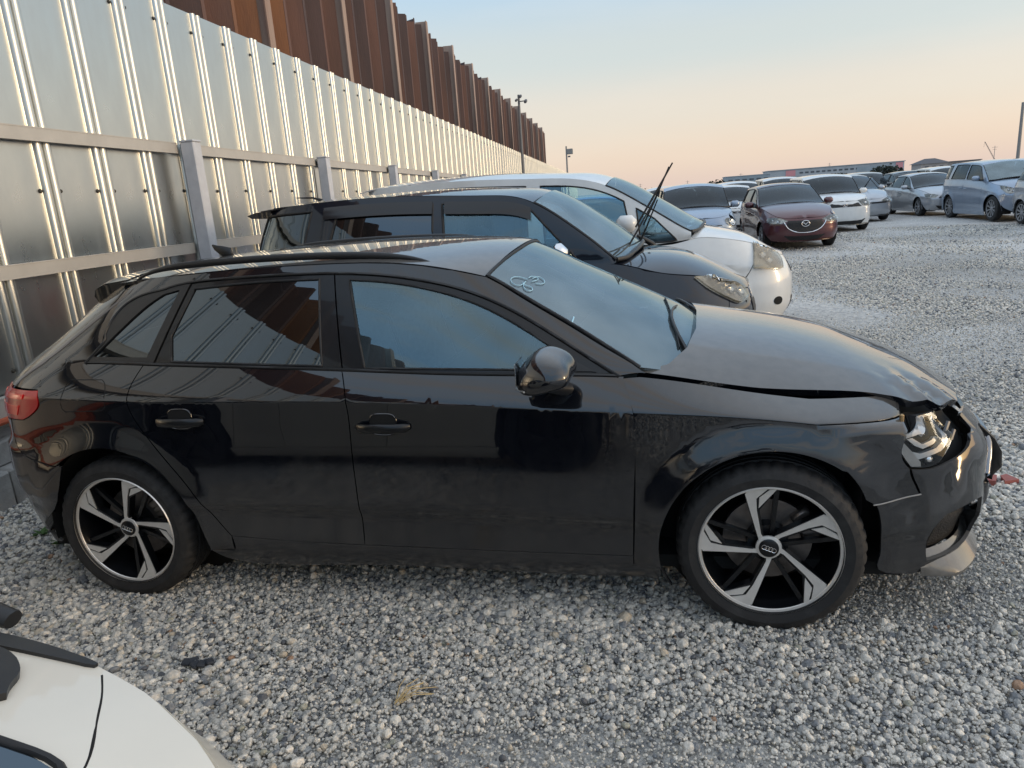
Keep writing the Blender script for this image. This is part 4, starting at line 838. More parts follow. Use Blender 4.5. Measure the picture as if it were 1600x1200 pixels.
# wheels
def blade(R):
    """one spoke set in polar-normalised coordinates, pointing up"""
    main = [(-.135, .10), (-.34, .855), (-.30, .905), (-.20, .938), (-.10, .952), (-.02, .958), (-.16, .815), (-.185, .785), (-.175, .60), (-.105, .20), (-.06, .13), (-.10, .09)]
    tab = [(-.145, .805), (-.005, .935), (.088, .945), (-.150, .635)]
    dark = [(.015, .16), (.065, .93), (.135, .93), (.075, .15)]
    return main, tab, dark
def make_wheel(x, y, sg, rot, rz, R=.246):
    wl = empty('wheel', (x, y, .318), rz); wl.parent = car
    # rotation of the plan: sg -1 = far side
    ff = -1 * sg    # outward direction in y
    tyre(wl, .322, ff * .012, ff * .012 - ff * .225, R - .006)
    MB().lathe([(R - .004, ff * .012), (R, ff * .006), (R - .004, ff * -.002), (R - .013, ff * -.003), (R - .015, ff * -.006)], 96).build('rim_lip', M_alu, wl, auto=40)
    MB().lathe([(R - .012, ff * -.004), (R - .020, ff * -.03), (R - .035, ff * -.12), (R - .03, ff * -.2)], 64).build('rim_barrel', M_gblack, wl, auto=40)
    MB().lathe([(.02, ff * -.10), (.155, ff * -.10), (.158, ff * -.112), (.155, ff * -.125), (.02, ff * -.125)], 48).build('brake_disc', M_disc, wl, auto=40)
    MB().lathe([(.0, ff * -.06), (.07, ff * -.062), (.075, ff * -.10)], 32).build('hub', M_gblack, wl, auto=40)
    cal = MB()
    for a in np.radians([10, 20, 30, 40]): cal.box((.15 * math.cos(a), ff * -.10, .15 * math.sin(a)), (.07, .06, .05), Matrix.Rotation(-a, 3, 'Y'), bev=.01)
    cal.build('brake_caliper', M_disc, wl, auto=40)
    main, tab, dark = blade(R)
    for k in range(5):
        th = math.radians(rot - 72 * k); c, s_ = math.cos(th), math.sin(th)
        def mp3(depth):
            def f(a, b, h):
                r = math.hypot(a, b); d = -.030 * (1 - min(1, r / .95)) ** 1.0 * 1.0 - depth - h
                X = (a * c - b * s_) * R * sg; Z = (a * s_ + b * c) * R
                return (X, ff * (d * 1.0 - .004), Z)
            return f
        sp = MB().prism(main, 0, .022, mp3(0.0)).build('spoke', M_alu, wl, auto=30)
        big = [(-.10, .07), (-.145, .10), (-.352, .86), (-.33, .95), (.0, .98), (.105, .965), (-.135, .60), (-.07, .16)]
        MB().prism(big, 0, .035, mp3(.0035)).build('spoke_base', M_gblack, sp, auto=30)
        MB().prism(tab, 0, .018, mp3(0.0)).build('spoke_tab', M_alu, sp, auto=30)
        MB().prism(dark, 0, .02, mp3(.022)).build('inner_spoke', M_gblack, wl, auto=30)
        a = math.radians(90 + rot - 72 * k - 34); MB().lathe([(.0, ff * -.035), (.009, ff * -.036), (.010, ff * -.05)], 8, (.056 * math.cos(a) * sg, 0, .056 * math.sin(a))).build('wheel_bolt', M_gblack, wl)
    MB().lathe([(.036, ff * -.04), (.045, ff * -.030), (.043, ff * -.026), (.034, ff * -.024)], 40).build('hub_ring', M_alu, wl, auto=40)
    cap = MB().lathe([(.0, ff * -.016), (.028, ff * -.017), (.034, ff * -.020), (.034, ff * -.03)], 40).build('centre_cap', M_gblack, wl, auto=40)
    rg = MB()
    for i in range(4):
        cx_ = (i - 1.5) * .0115; P = [(cx_ + .0082 * math.cos(t), ff * -.0155, .0082 * math.sin(t)) for t in np.linspace(0, 2 * PI, 20, endpoint=False)]
        P = [(p[0] * math.cos(.35) - p[2] * math.sin(-.35) * 1, p[1], p[0] * -math.sin(.35) + p[2] * math.cos(.35)) for p in P]
        rg.tube(P, .0013, 5, closed=True)
    e = rg.build('ring_emblem', M_chrome, cap, auto=60); e['kind'] = 'stuff'
    return wl
make_wheel(0, -.875, 1, -30, 0); make_wheel(2.636, -.875, 1, 0, -.038); make_wheel(0, .875, -1, 10, 0); make_wheel(2.636, .875, -1, 40, -.038)
# cabin
def seat(x, y, parent, w_=.50):
    s_ = empty('seat', (x, y, 0)); s_.parent = parent
    MB().box((.18, 0, .50), (.50, w_, .16), bev=.05).build('seat_cushion', M_seat, s_, auto=50)
    MB().box((-.10, 0, .84), (.14, w_, .62), Matrix.Rotation(-.26, 3, 'Y'), bev=.06).build('seat_back', M_seat, s_, auto=50)
    MB().box((-.20, 0, 1.20), (.09, .25, .17), Matrix.Rotation(-.2, 3, 'Y'), bev=.04).build('headrest', M_seat, s_, auto=50)
seat(1.12, -.37, car); seat(1.12, .37, car); seat(.28, -.37, car, .6); seat(.28, .37, car, .6)
MB().box((2.05, 0, .83), (.44, 1.36, .24), bev=.06).build('dashboard', M_dash, car, auto=50)
tw = MB(); P = [(1.72 + .06 * math.sin(a) * .9, .37 - 0.0 + .19 * math.cos(a) - .74, .92 + .17 * math.sin(a)) for a in np.linspace(0, 2 * PI, 28, endpoint=False)]
tw.tube(P, .014, 8, closed=True); tw.box((1.76, -.37, .90), (.05, .14, .10), bev=.02); tw.box((1.74, -.37, .90), (.02, .36, .03)); t = tw.build('steering_wheel', M_dash, car, auto=50)
MB().box((1.60, 0, 1.33), (.03, .22, .065), bev=.01).build('rear_view_mirror', M_dash, car)
for mir in (1, -1):      # light headlining at the door edges
    MB().tube([(1.15, .60 * mir, 1.30), (1.40, .595 * mir, 1.28), (1.65, .60 * mir, 1.20), (1.95, .66 * mir, 1.02)], .022, 6).build('pillar_lining', pm('pale_lining', (.62, .62, .58), rough=.8), car)
    MB().tube([(1.05, .67 * mir, .95), (1.04, .62 * mir, 1.30)], .035, 6).build('pillar_lining', pm('pale_lining', (.62, .62, .58), rough=.8), car)
# 813 chalked on the windscreen
M_chalk = pm('chalk', (.38, .62, .75), rough=.8)

def chalk(pts, r=.0022):
    P = B.screen(*np.array(cat(pts, 6)).T) + np.array([.001, 0, .002]); return [tuple(p) for p in P]
ck = MB()
ck.tube(chalk([(1.769, -.527), (1.736, -.538), (1.715, -.567), (1.719, -.602), (1.739, -.606), (1.759, -.573), (1.764, -.549), (1.762, -.592), (1.778, -.609), (1.794, -.593), (1.789, -.573), (1.768, -.577), (1.754, -.567)]), .0016, 5)
ck.tube(chalk([(1.769, -.512), (1.783, -.481), (1.799, -.48), (1.792, -.514), (1.782, -.529)]), .0016, 5); ck.tube(chalk([(1.782, -.505), (1.806, -.462), (1.824, -.475), (1.818, -.514), (1.797, -.529)]), .0016, 5)
ck.tube(chalk([(1.957, -.65), (1.954, -.694)]), .003, 5)
tag(ck.build('chalk_number', M_chalk, car), 'pale blue chalk figures written on the windscreen', None)
# ------------------------------------------------------------------ other cars: one builder, a shape table for each
def paint(name, col, rough=.3, metal=.0, coat=1.0, dust_sheen=.25):
    c2 = tuple(c * (1 - dust_sheen) + .30 * dust_sheen * .5 for c in col)
    return pm(name, col, rough=rough, metal=metal, coat=coat, col2=c2, vscale=4, stretch=(1, 1, .5), contrast=(.4, .9), detail=7)
P_white = paint('white_paint', (.74, .74, .72)); P_pearl = paint('pearl_white_paint', (.70, .70, .68), metal=.1)
P_silver = paint('silver_paint', (.42, .44, .47), metal=.55, rough=.36); P_bluesilver = paint('pale_blue_metallic_paint', (.28, .35, .45), metal=.5, rough=.36)
P_maroon = paint('maroon_paint', (.085, .018, .022), metal=.35, rough=.32, dust_sheen=.12); P_navy = paint('dark_slate_blue_paint', (.006, .009, .017), metal=.0, rough=.3, dust_sheen=.05); P_navy.node_tree.nodes['Principled BSDF'].inputs['Specular IOR Level'].default_value = .1
P_blue = paint('bright_blue_paint', (.02, .12, .42), metal=.2); P_greyd = paint('dark_grey_paint', (.05, .055, .06), metal=.4, dust_sheen=.1); P_beige = paint('champagne_paint', (.45, .42, .36), metal=.5, rough=.36)
M_headl = pm('lamp_reflector', (.62, .61, .58), rough=.16, metal=.7, var=.4, vscale=18); M_amber = pm('aged_lamp_amber', (.55, .40, .22), rough=.2, coat=.6)
M_lens_old = glass_mat('hazed_lamp_lens', (.80, .77, .70), refl=1.5, dust_sheen=.22, filmcol=(.60, .52, .40))
M_far_glass = glass_mat('car_window_glass', (.14, .18, .20), refl=1.5, dust_sheen=.02)
def gen_body(o):
    xr0, xf0, hw = o['rear_x'], o['front_x'], o['hw']; zcr, zcf = o['crease']
    cant = cat(o['cant'], 6); belt = o['belt']
    d = dict(crease_w=[(xr0, hw * .90), (xr0 + .45, hw * .975), (.9, hw), (xf0 - 1.3, hw * .99 * (1 + o.get('cwf', 1)) / 2), (xf0 - .6, hw * .965 * o.get('cwf', 1)), (xf0, hw * .87 * o.get('cwf', 1))],
             crease_z=[(xr0, zcr), (xf0 - 1.2, (zcr + zcf) / 2 + .01), (xf0, zcf)],
             belt_w=[(xr0, hw * .86), (xr0 + .45, hw * .925), (.9, hw * .945), (xf0 - 1.3, hw * .91 * o.get('bwf', 1)), (xf0 - .5, hw * .84 * o.get('bwf', 1)), (xf0, hw * .74 * o.get('bwf', 1))], belt_z=belt,
             cant_w=[(xr0 - .1, hw * o['tum'] * .96), (xr0 + .6, hw * o['tum']), (o['xh'], hw * o['tum']), (o['xc'], hw * .90), (xf0, hw * .90)], cant_z=o['cant'],
             section=o.get('section', [(0, -.14), (.12, -.08), (.25, -.03), (.40, -.018), (.55, .0), (.72, .006), (.9, -.004), (1, 0)]),
             rear=o['rear'], front=o['front'], ends=(o.get('Lr', .4), 3.4, o.get('Lf', .55), o.get('nf', 2.9)),
             hood=o['hood'], screen=[(0, 0), (1, 1)], roof=o['roof'], hood_pow=o.get('hood_pow', 3), screen_bow=o.get('bow', .15), screen_crown=o.get('crown', .12),
             arches=[(0, o['R'], o['R'] + .03, o['R'] + .17, .018), (o['wb'], o['R'], o['R'] + .03, o['R'] + .17, .020)], bulge=o.get('bulge', .012))
    b = Body(d); xs = np.linspace(o['xh'], o['xc'], 9); wv = b.wt(xs); q = xs + b.kws * wv ** 2; zz = b.zt(xs) + b.cws * wv ** 2
    sl = (zz[-1] - zz[-2]) / (q[-1] - q[-2]); s0 = (zz[1] - zz[0]) / (q[1] - q[0])
    qq = np.r_[q[0] - .25, q, q[-1] + .3]; z2 = np.r_[zz[0] - s0 * .25 * .75, zz, zz[-1] + sl * .3]
    b.ws = pchip(qq, z2); b.ref = np.array([(xr0 + xf0) / 2, 0, .6]); return b
def simple_wheel(parent, x, y, sg, R, kind=0, rz=0, detail=True):
    wl = empty('wheel', (x, y, R), rz); wl.parent = parent; ff = -sg; r = R * .70
    tyre(wl, R, 0, -ff * .2, r, seg=48, big=False)
    m = MB().lathe([(r + .002, ff * .004), (r - .012, ff * -.002), (r - .03, ff * -.05), (.05, ff * -.06), (.0, ff * -.06)], 32); m.build('rim_barrel', M_gblack, wl)
    mt = M_alu_grey; n = (5, 7, 10)[kind]; s = MB()
    s.lathe([(r + .002, ff * .004), (r + .002, ff * .008), (r - .014, ff * .006), (r - .016, ff * -.004)], 32); s.lathe([(0, ff * -.006), (.045, ff * -.010), (.055, ff * -.03)], 16)
    s.build('rim_ring', mt, wl)
    wd = (.085, .055, .04)[kind]
    for k in range(n):
        a = 2 * PI * k / n + .3; c, s_ = math.cos(a), math.sin(a)
        f = lambda p, q, h: ((p * c - q * s_), ff * (h - .018 * (1 - p / r)), (p * s_ + q * c))
        MB().prism([(.04, -wd * .28), (r - .01, -wd * .55), (r - .01, wd * .55), (.04, wd * .28)], -.03, -.002, f).build('spoke', mt, wl, auto=30)
    return wl
def ring_badge(name, parent, pts_list, mat, r):
    m = MB()
    for P, cl in pts_list: m.tube(P, r, 6, closed=cl)
    o = m.build(name, mat, parent, auto=60); return o
def build_car(name, o, loc, rz, label, cat_='car', group=None, near=False):
    root = empty(name, loc, rz, label, cat_, group); b = gen_body(o); S = b.side; ref = b.ref; pa = o['paint']; R = o['R']; wb = o['wb']; Z0 = o.get('sill_z', .24)
    xr0, xf0, xh, xc = o['rear_x'], o['front_x'], o['xh'], o['xc']; res = .05 if near else .09; st = .03 if near else .06
    ra = R + .045; dz = R - Z0; a0 = math.degrees(math.asin(-dz / ra)) if dz < ra else -60
    xa = math.sqrt(ra * ra - dz * dz)
    def x2u(x, z):
        uf = float(b.xf(z)) - b.Lf
        if x <= uf: return float(x)
        return uf + b.Lf * math.asin(min(1., ((x - uf) / b.Lf) ** (b.nf / 2))) / (PI / 2)
    arF = np.array([(x2u(p[0], p[1]), p[1]) for p in arc2(wb, R, ra, 180 - a0, a0, 22)]); arR = arc2(0, R, ra, 180 - a0, a0, 22)
    zb = lambda x: float(b.zb(x)); bl0 = lambda p, q, n=8: [(x, zb(x)) for x in np.linspace(p, q, n)]
    bl = lambda p, q, n=10: [(x, ztop(x)) for x in np.linspace(p, q, n)]
    cuts = o['cuts']                      # x of rear door rear edge, B post, wing edge
    def ztop(u):
        z = float(b.zb(u))
        for _ in range(14): z = .5 * z + .5 * float(b.zb(S(u, z)[0]))
        return z - .0015
    rl = xr0 + o.get('Lr', .4); ue = xf0 - .06; P2 = dict(parent=root, ref=ref)
    gl = o.get('glass', M_far_glass); win = o['windows']; bz = o.get('win_z', (.03, .055))
    zt = lambda x: float(b.zt(x))
    uf_end = float(b.xf(.6)) - .02
    rows = [lambda q: b.zc(q) - .006, lambda q: b.zc(q) + .006]
    for mir in (False, True):
        kw = dict(P2, mirror=mir, res=res, rows=rows)
        xr_s = xr0 + .14
        rear_bot = [(xr_s, Z0 + .04), (-xa, Z0)]
        q_top = bl(cuts[0], xr_s + .02)
        seq = [('quarter_panel', [list(map(tuple, arR)), [(xa, Z0), (max(xa + .01, cuts[0]), Z0)], [(max(xa + .01, cuts[0]), Z0), (max(xa + .01, cuts[0]), .66), (cuts[0], .80), (cuts[0], zb(cuts[0]))], q_top, [(xr_s + .02, zb(xr_s)), (xr_s, Z0 + .04)], rear_bot])]
        c0 = max(xa + .01, cuts[0])
        dl = [(c0, Z0), (c0, .66), (cuts[0], .80), (cuts[0], zb(cuts[0]))]
        panel('rear_door', S, loop([(c0, Z0 + .0), (cuts[1], Z0)], [(cuts[1], Z0), (cuts[1], zb(cuts[1]))], bl(cuts[1], cuts[0]), dl[::-1], step=st), pa, **kw)
        panel('front_door', S, loop([(cuts[1], Z0), (cuts[2] - .06, Z0)], [(cuts[2] - .06, Z0), (cuts[2], .7), (cuts[2], zb(cuts[2]))], bl(cuts[2], cuts[1]), [(cuts[1], zb(cuts[1])), (cuts[1], Z0)], step=st), pa, **kw)
        panel(*[seq[0][0], S, loop(*seq[0][1], step=st), pa], **kw)
        fr = x2u(wb + xa, Z0); f45 = x2u(wb + xa + .02, .45); f62 = x2u(wb + xa + .03, .62)
        panel('front_wing', S, loop([(cuts[2] - .06, Z0), (wb - xa, Z0)], list(map(tuple, arF)), [(fr, Z0), (f45, .45), (f62, .62)], [(f62, .62), (f62, ztop(f62))], bl(f62, cuts[2], 16), [(cuts[2], zb(cuts[2])), (cuts[2], .7), (cuts[2] - .06, Z0)], step=st), pa, **kw)
        # pillars and window frames with glass set back
        topx = [x for x in np.linspace(xc, o['xrr'], 26)]
        rearx = o['xrr']; zr_ = [(rearx, zt(rearx))] + [tuple(p) for p in o['dline']] + [(xr_s + .02, zb(xr_s + .02))]
        holes = []
        for (a, b_, c, d_) in win:
            lo = [(x, zb(x) + bz[0]) for x in np.linspace(a, c, 8)]; hi = [(x, max(zt(x) - bz[1], zb(x) + bz[0] + .004)) for x in np.linspace(d_, b_, 12)]
            holes.append(loop(lo, [lo[-1], hi[0]], hi, [hi[-1], lo[0]], step=st * .6))
        gh = panel('roof_pillars', S, loop(bl(xr_s + .02, xc), [(xc, zb(xc)), (xc, zt(xc) + .001)] if zt(xc) - zb(xc) > .01 else [(xc, zb(xc)), (xc + .005, zb(xc) + .003)], [(x, zt(x)) for x in topx], zr_, step=st), pa, holes=holes, **dict(kw, rows=None))
        for k, h in enumerate(holes):
            g = panel('window', S, h, gl[k] if isinstance(gl, list) else gl, parent=gh, ref=ref, mirror=mir, res=res, off=-.008, thick=0, gap=0)
            if near: seal('window_seal', S, h, .009, M_rubber, g, off=-.002, mirror=mir)
            else: seal('window_seal', S, h, .012, M_rubber, g, off=-.002, mirror=mir, n=4)
        # rocker, arch liner
        panel('sill', S, loop([(xa - .02, Z0), (wb - xa + .02, Z0)], [(wb - xa + .02, Z0), (wb - xa, .15)], [(wb - xa, .15), (xa, .15)], [(xa, .15), (xa - .02, Z0)], step=st), o.get('sill_mat', pa), **dict(kw, rows=None))
        sg = 1 if not mir else -1; y_ = o['hw'] * .94
        for xx in (0, wb):
            c0_ = [(xx + ra * math.cos(t), -y_ * sg, R + ra * math.sin(t)) for t in np.radians(np.linspace(-25, 205, 20))]
            ribbon('wheel_arch_liner', [c0_, [(x, -.5 * sg, z) for x, y, z in c0_]], M_under, root)
        simple_wheel(root, 0, -(o['hw'] - .035) * sg, sg, R, o.get('wk', 0)); simple_wheel(root, wb, -(o['hw'] - .035) * sg, sg, R, o.get('wk', 0))
        # mirrors
        mx, mz = o['mirror']; my = (o['hw'] + .085) * sg
        mm = MB().box((mx, -my, mz), o.get('mirror_size', (.12, .21, .15)), bev=.045); mm.build('door_mirror', o.get('mirror_mat', pa), root, auto=50)
        MB().box((mx - .062, -my, mz), (.006, .17, .11), bev=.003).build('mirror_glass', M_chrome, root)
        MB().tube([(mx, -(o['hw'] - .10) * sg, mz - .06), (mx, -(o['hw'] + .02) * sg, mz - .05)], .025, 6).build('mirror_foot', M_black_trim, root)
        # headlight on the front corner
        hlp = loop(*o['headlight'], step=.025)
        h = panel('headlight', S, hlp, M_headl, root, res=.03, off=.002, thick=.004, ref=ref, mirror=mir, gap=0)
        for (u_, z_, rr) in o.get('bulbs', []):
            p = S(u_, z_); nn = surf_normal(S, np.array([u_]), np.array([z_]), ref)[0]; p = (p + nn * .004) * np.array([1, sg, 1]); nn = nn * np.array([1, sg, 1])
            t_ = MB(); t_.lathe([(0, .0), (rr * .6, .004), (rr * .92, .012), (rr, .016), (rr * 1.06, .008)], 20, (0, 0, 0), 'z'); ob = t_.build('bulb_bowl', M_chrome, h); ob.matrix_local = Matrix.Translation(Vector(p)) @ Vector(nn).to_track_quat('Z', 'Y').to_matrix().to_4x4()
        panel('lens', S, hlp, o.get('lens', M_lens), h, res=.03, off=.022, thick=.018, ref=ref, mirror=mir, gap=.002)
        if o.get('taillight'):
            t_ = panel('tail_light', S, loop(*o['taillight'], step=.03), M_red_lens, root, res=.04, off=.006, thick=.01, ref=ref, mirror=mir)
        for hx in (cuts[1] - .16, cuts[2] - .95 if cuts[2] - .95 > cuts[1] + .1 else cuts[1] + .16):
            hz = b.zc(hx) - .035; P = [tuple((S(hx + t, hz) + np.array([0, -q, 0])) * np.array([1, sg, 1])) for t, q in ((-.09, .004), (-.07, .03), (.07, .03), (.09, .004))]
            MB().tube(P, .013, 6).build('door_handle', o.get('handle_mat', pa), root)
    # nose: wraps from arch to arch
    fr = wb + xa; zn = lambda z: 2 * float(b.xf(z))
    zt0 = ztop(f62); nose = [(f62, zt0)] + [(u, ztop(u)) for u in np.linspace(f62 + .02, float(b.xf(zb(xf0))) - .001, 22)]
    low = [(fr, .22), (max(fr, .5 * (fr + float(b.xf(.19)))), .19), (float(b.xf(.19)), .18)]
    m_ = lambda L: [(zn(z) - u, z) for u, z in L][::-1]
    sideb = [(fr, .22), (fr, Z0), (f45, .45), (f62, .62), (f62, zt0)]
    sb = [[(fr, .22), (fr, Z0)], [(fr, Z0), (f45, .45), (f62, .62)], [(f62, .62), (f62, zt0)]]
    panel('front_bumper', S, loop(nose, m_(nose), *[m_(q) for q in sb[::-1]], m_(low), low[::-1], *sb, step=st), pa, root, res=res * .8, ref=ref, rows=None)
    for part, lo_, off_, mt in o.get('nose_parts', []):
        panel(part, S, loop(*lo_, *[m_(s) for s in lo_[::-1]], step=.03), mt, root, res=.05, off=off_, thick=.008, ref=ref, gap=0)
    for part, P, r_, mt in o.get('nose_lines', []):
        c = cat(P + m_(P)[0 if abs(P[-1][0] - float(b.xf(P[-1][1]))) > 1e-3 else 1:], 5); seal(part, S, c, r_, mt, root, off=.008, closed=False)
    if 'badge' in o:
        bz_, br, kind = o['badge']; p = S(float(b.xf(bz_)) - 1e-3, bz_); x_ = p[0] + .018; bp_ = []
        bp_.append(([(x_, br * 1.15 * math.cos(t), bz_ + br * .85 * math.sin(t)) for t in np.linspace(0, 2 * PI, 20, endpoint=False)], True))
        if kind == 'wing': bp_.append(([(x_, -br * 1.1, bz_ + .25 * br), (x_, -.4 * br, bz_ + .15 * br), (x_, 0, bz_ - .35 * br), (x_, .4 * br, bz_ + .15 * br), (x_, br * 1.1, bz_ + .25 * br)], False))
        else:
            bp_.append(([(x_, br * .38 * math.cos(t), bz_ + .1 * br + br * .72 * math.sin(t)) for t in np.linspace(0, 2 * PI, 16, endpoint=False)], True)); bp_.append(([(x_, br * .8 * math.cos(t), bz_ + .35 * br + br * .3 * math.sin(t)) for t in np.linspace(0, 2 * PI, 16, endpoint=False)], True))
        ring_badge('badge', root, bp_, M_chrome, br * .12)
    # bonnet from the same edge as the wings
    eu = [(u, ztop(u)) for u in np.linspace(xc - .02, f62 - .01, 14)] + nose
    E3 = S(np.array([e[0] for e in eu]), np.array([e[1] for e in eu])); er = [(p[0], p[1]) for p in E3]
    kb = b.kws; hx_ = xc - .02 + kb * b.wb(xc) ** 2; back = [(float(hx_ - kb * y * y + .03), y) for y in np.linspace(-abs(er[0][1]), abs(er[0][1]), 13)]
    back[0] = (er[0][0], er[0][1]); back[-1] = (er[0][0], -er[0][1])
    ex, ey = np.array([p[0] for p in E3]), np.array([abs(p[1]) for p in E3]); o_ = np.argsort(ex); ex, ey = ex[o_], ey[o_]
    b.hw = lambda x: np.maximum(.02, np.interp(x, ex, ey))
    panel('bonnet', b.hood, loop(er, [(x, -y) for x, y in er[::-1]], back[::-1], step=st), pa, root, res=res, ref=ref, thick=.02, off=.002)
    # screen, roof
    wx = np.linspace(xh, xc, 8); we_ = [(x, -float(b.wt(x)) + .004) for x in wx]; hd_ = [(xh - (-.0) + .05 * (1 - (y / b.wt(xh)) ** 2), y) for y in np.linspace(-float(b.wt(xh)) + .004, float(b.wt(xh)) - .004, 9)]
    base = [(float(hx_ + .05 - kb * y * y) if abs(y) < .95 * abs(we_[-1][1]) else xc, y) for y in np.linspace(we_[-1][1], -we_[-1][1], 13)]
    panel('windscreen', b.screen, loop([(p[0], p[1]) for p in we_], base, [(x, -y) for x, y in we_[::-1]], hd_[::-1], step=st), o.get('screen_mat', M_far_glass), root, res=res, off=-.003, gap=.004, ref=ref)
    seal('windscreen_trim', b.screen, np.array(cat(we_, 3)), .010, M_rubber, root, closed=False); seal('windscreen_trim', b.screen, np.array(cat(we_, 3)), .010, M_rubber, root, closed=False, mirror=True)
    seal('cowl_trim', b.screen, np.array(cat(base, 2)), .018, M_black_trim, root, closed=False)
    xrr = o['xrr']; re_ = [(x, -float(b.wt(x)) + .001) for x in np.linspace(xrr, xh, 12)]
    b.roof0 = b.roof
    panel('roof', b.roof, loop(re_, hd_, [(x, -y) for x, y in re_[::-1]], [(xrr, -re_[0][1]), (xrr - .04, 0), (xrr, re_[0][1])], step=st), pa, root, res=res, ref=ref, off=0)
    # tail
    zz_ = [z for z in np.linspace(.25, zt(xrr) - .005, 12)]; tr = [(np.interp(z, [p[1] for p in [(xr_s, .2), (xr_s + .02, zb(xr_s))] + [tuple(p) for p in o['dline']][::-1] + [(xrr, zt(xrr))]], [p[0] for p in [(xr_s, .2), (xr_s + .02, zb(xr_s))] + [tuple(p) for p in o['dline']][::-1] + [(xrr, zt(xrr))]]), z) for z in zz_]
    mr_ = lambda L: [(2 * float(b.xr(z)) - u, z) for u, z in L][::-1]
    tr = [(float(u), float(z)) for u, z in tr]; zw0, zw1 = zb(0) + .03, zt(xrr) - .10
    hole = loop([(float(b.xr(zw0)) + .06, zw0), (float(b.xr(zw1)) + .06, zw1)], mr_([(float(b.xr(zw1)) + .06, zw1)]) + mr_([(float(b.xr(zw0)) + .06, zw0)]), step=.06) if False else None
    panel('tail_panel', S, loop(tr, mr_(tr), [mr_([tr[0]])[0], tr[0]], step=st * 1.3), pa, root, res=res * 1.3, ref=ref)
    ul = lambda z: float(np.interp(z, [p[1] for p in tr], [p[0] for p in tr])) - .10
    rw = [(ul(z), z) for z in np.linspace(zb(0) + .05, zt(xrr) - .09, 4)]
    panel('rear_window', S, loop(rw, mr_(rw), [mr_([rw[0]])[0], rw[0]], step=.06), M_glass_dark, root, res=res * 1.3, off=.004, thick=.006, ref=ref)
    # floor and cabin
    fl = MB().box(((xr0 + xf0) / 2, 0, .26), (xf0 - xr0 - .5, o['hw'] * 1.6, .06)); fl.box((wb + .1, 0, .55), (.9, o['hw'] * 1.2, .4)); fl.box((xr0 + .45, 0, .5), (.5, o['hw'] * 1.3, .4)); fl.build('underbody', M_under, root, auto=None)
    MB().box((xc - .22, 0, zb(xc) - .12), (.5, o['hw'] * 1.55, .2), bev=.05).build('dashboard', M_dash, root, auto=50)
    for sx, n_ in ((xc - 1.15, 'front_seat'), (xc - 2.0, 'rear_seat')):
        for y in (-.38, .38):
            zs = zb(1.0) - .42; s2 = MB().box((sx + .2, y, zs), (.5, .48, .18), bev=.05); s2.box((sx - .1, y, zs + .34), (.14, .48, .62), Matrix.Rotation(-.22, 3, 'Y'), bev=.05); s2.box((sx - .19, y, zs + .70), (.09, .26, .17), bev=.04); s2.build(n_, M_seat, root, auto=50)
    MB().tube([(xc - .62, -.38 + .18 * math.cos(t), zb(xc) - .02 + .17 * math.sin(t)) for t in np.linspace(0, 2 * PI, 18, endpoint=False)], .014, 5, closed=True).build('steering_wheel', M_dash, root)
    return root, b

G_ROW = 'cars parked side by side with their tails to the metal fence'
# dark SUV behind the hatchback (rear axle origin)
SUVX = -.25
def sh(L, dx): return [(a - dx, b_) for a, b_ in L]
suv = dict(rear_x=-.87, front_x=3.20, hw=.90, wb=2.56, R=.35, crease=(1.00, .70), tum=.80, xh=1.62, xc=2.20, xrr=-.55, Lf=.62, Lr=.42, bow=.20,
    belt=[(-.9, 1.20), (0, 1.17), (1.0, 1.14), (1.9, 1.10), (2.25, 1.075), (2.5, 1.005), (2.75, .965), (2.92, .915), (3.08, .835), (3.25, .79)],
    cant=[(-.9, 1.58), (-.6, 1.62), (-.1, 1.655), (.7, 1.655), (1.25, 1.62), (1.55, 1.575), (1.70, 1.50), (1.9, 1.36), (2.10, 1.20), (2.20, 1.115), (2.4, 1.03), (3.3, .95)],
    rear=[(.0, -.7), (.3, -.84), (.5, -.87), (.8, -.82), (1.1, -.80), (1.35, -.72), (1.6, -.62), (1.7, -.58)], front=[(0, 2.95), (.2, 3.12), (.4, 3.20), (.65, 3.21), (.8, 3.17), (.95, 3.08), (1.1, 2.95)],
    hood=[(2.0, 1.14), (2.35, 1.13), (2.55, 1.11), (2.75, 1.06), (2.9, .995), (3.05, .91), (3.2, .82)], roof=[(-.9, 1.60), (-.5, 1.66), (.2, 1.695), (.9, 1.695), (1.4, 1.665), (1.65, 1.62), (2, 1.4)],
    cuts=(.12, .93, 1.98), windows=[(-.60, -.42, -.20, -.10), (.0, .12, .86, .86), (.96, .93, 1.93, 1.60)], win_z=(.03, .06), dline=[(-.62, 1.45), (-.70, 1.30)], glass=[M_glass_dark, M_glass_dark, M_glass_front],
    mirror=(1.83, 1.19), mirror_mat=M_chrome, paint=P_navy, screen_mat=M_screen, lens=M_lens_old,
    headlight=[[(2.58, .955), (2.72, .940), (2.84, .90)], [(2.84, .90), (2.92, .84), (2.97, .775)], [(2.97, .775), (2.88, .745), (2.82, .765)], [(2.82, .765), (2.68, .86), (2.58, .955)]], bulbs=[(2.80, .84, .032), (2.88, .81, .035)],
    taillight=[[(-.66, 1.15), (-.50, 1.15)], [(-.50, 1.15), (-.55, .85)], [(-.55, .85), (-.66, .85)], [(-.66, .85), (-.66, 1.15)]],
    nose_parts=[('grille', [[(3.02, .76), (3.03, .64)], [(3.03, .64), (3.205, .62)]], .004, M_mesh), ('lower_intake', [[(2.95, .42), (2.97, .28)], [(2.97, .28), (3.15, .26)]], .004, M_mesh)], wk=1)
r_suv, b_suv = build_car('suv', suv, (SUVX, 2.66, 0), 0, 'dark slate blue SUV with raised wipers, between the black hatchback and the white minivan', group=G_ROW, near=True)
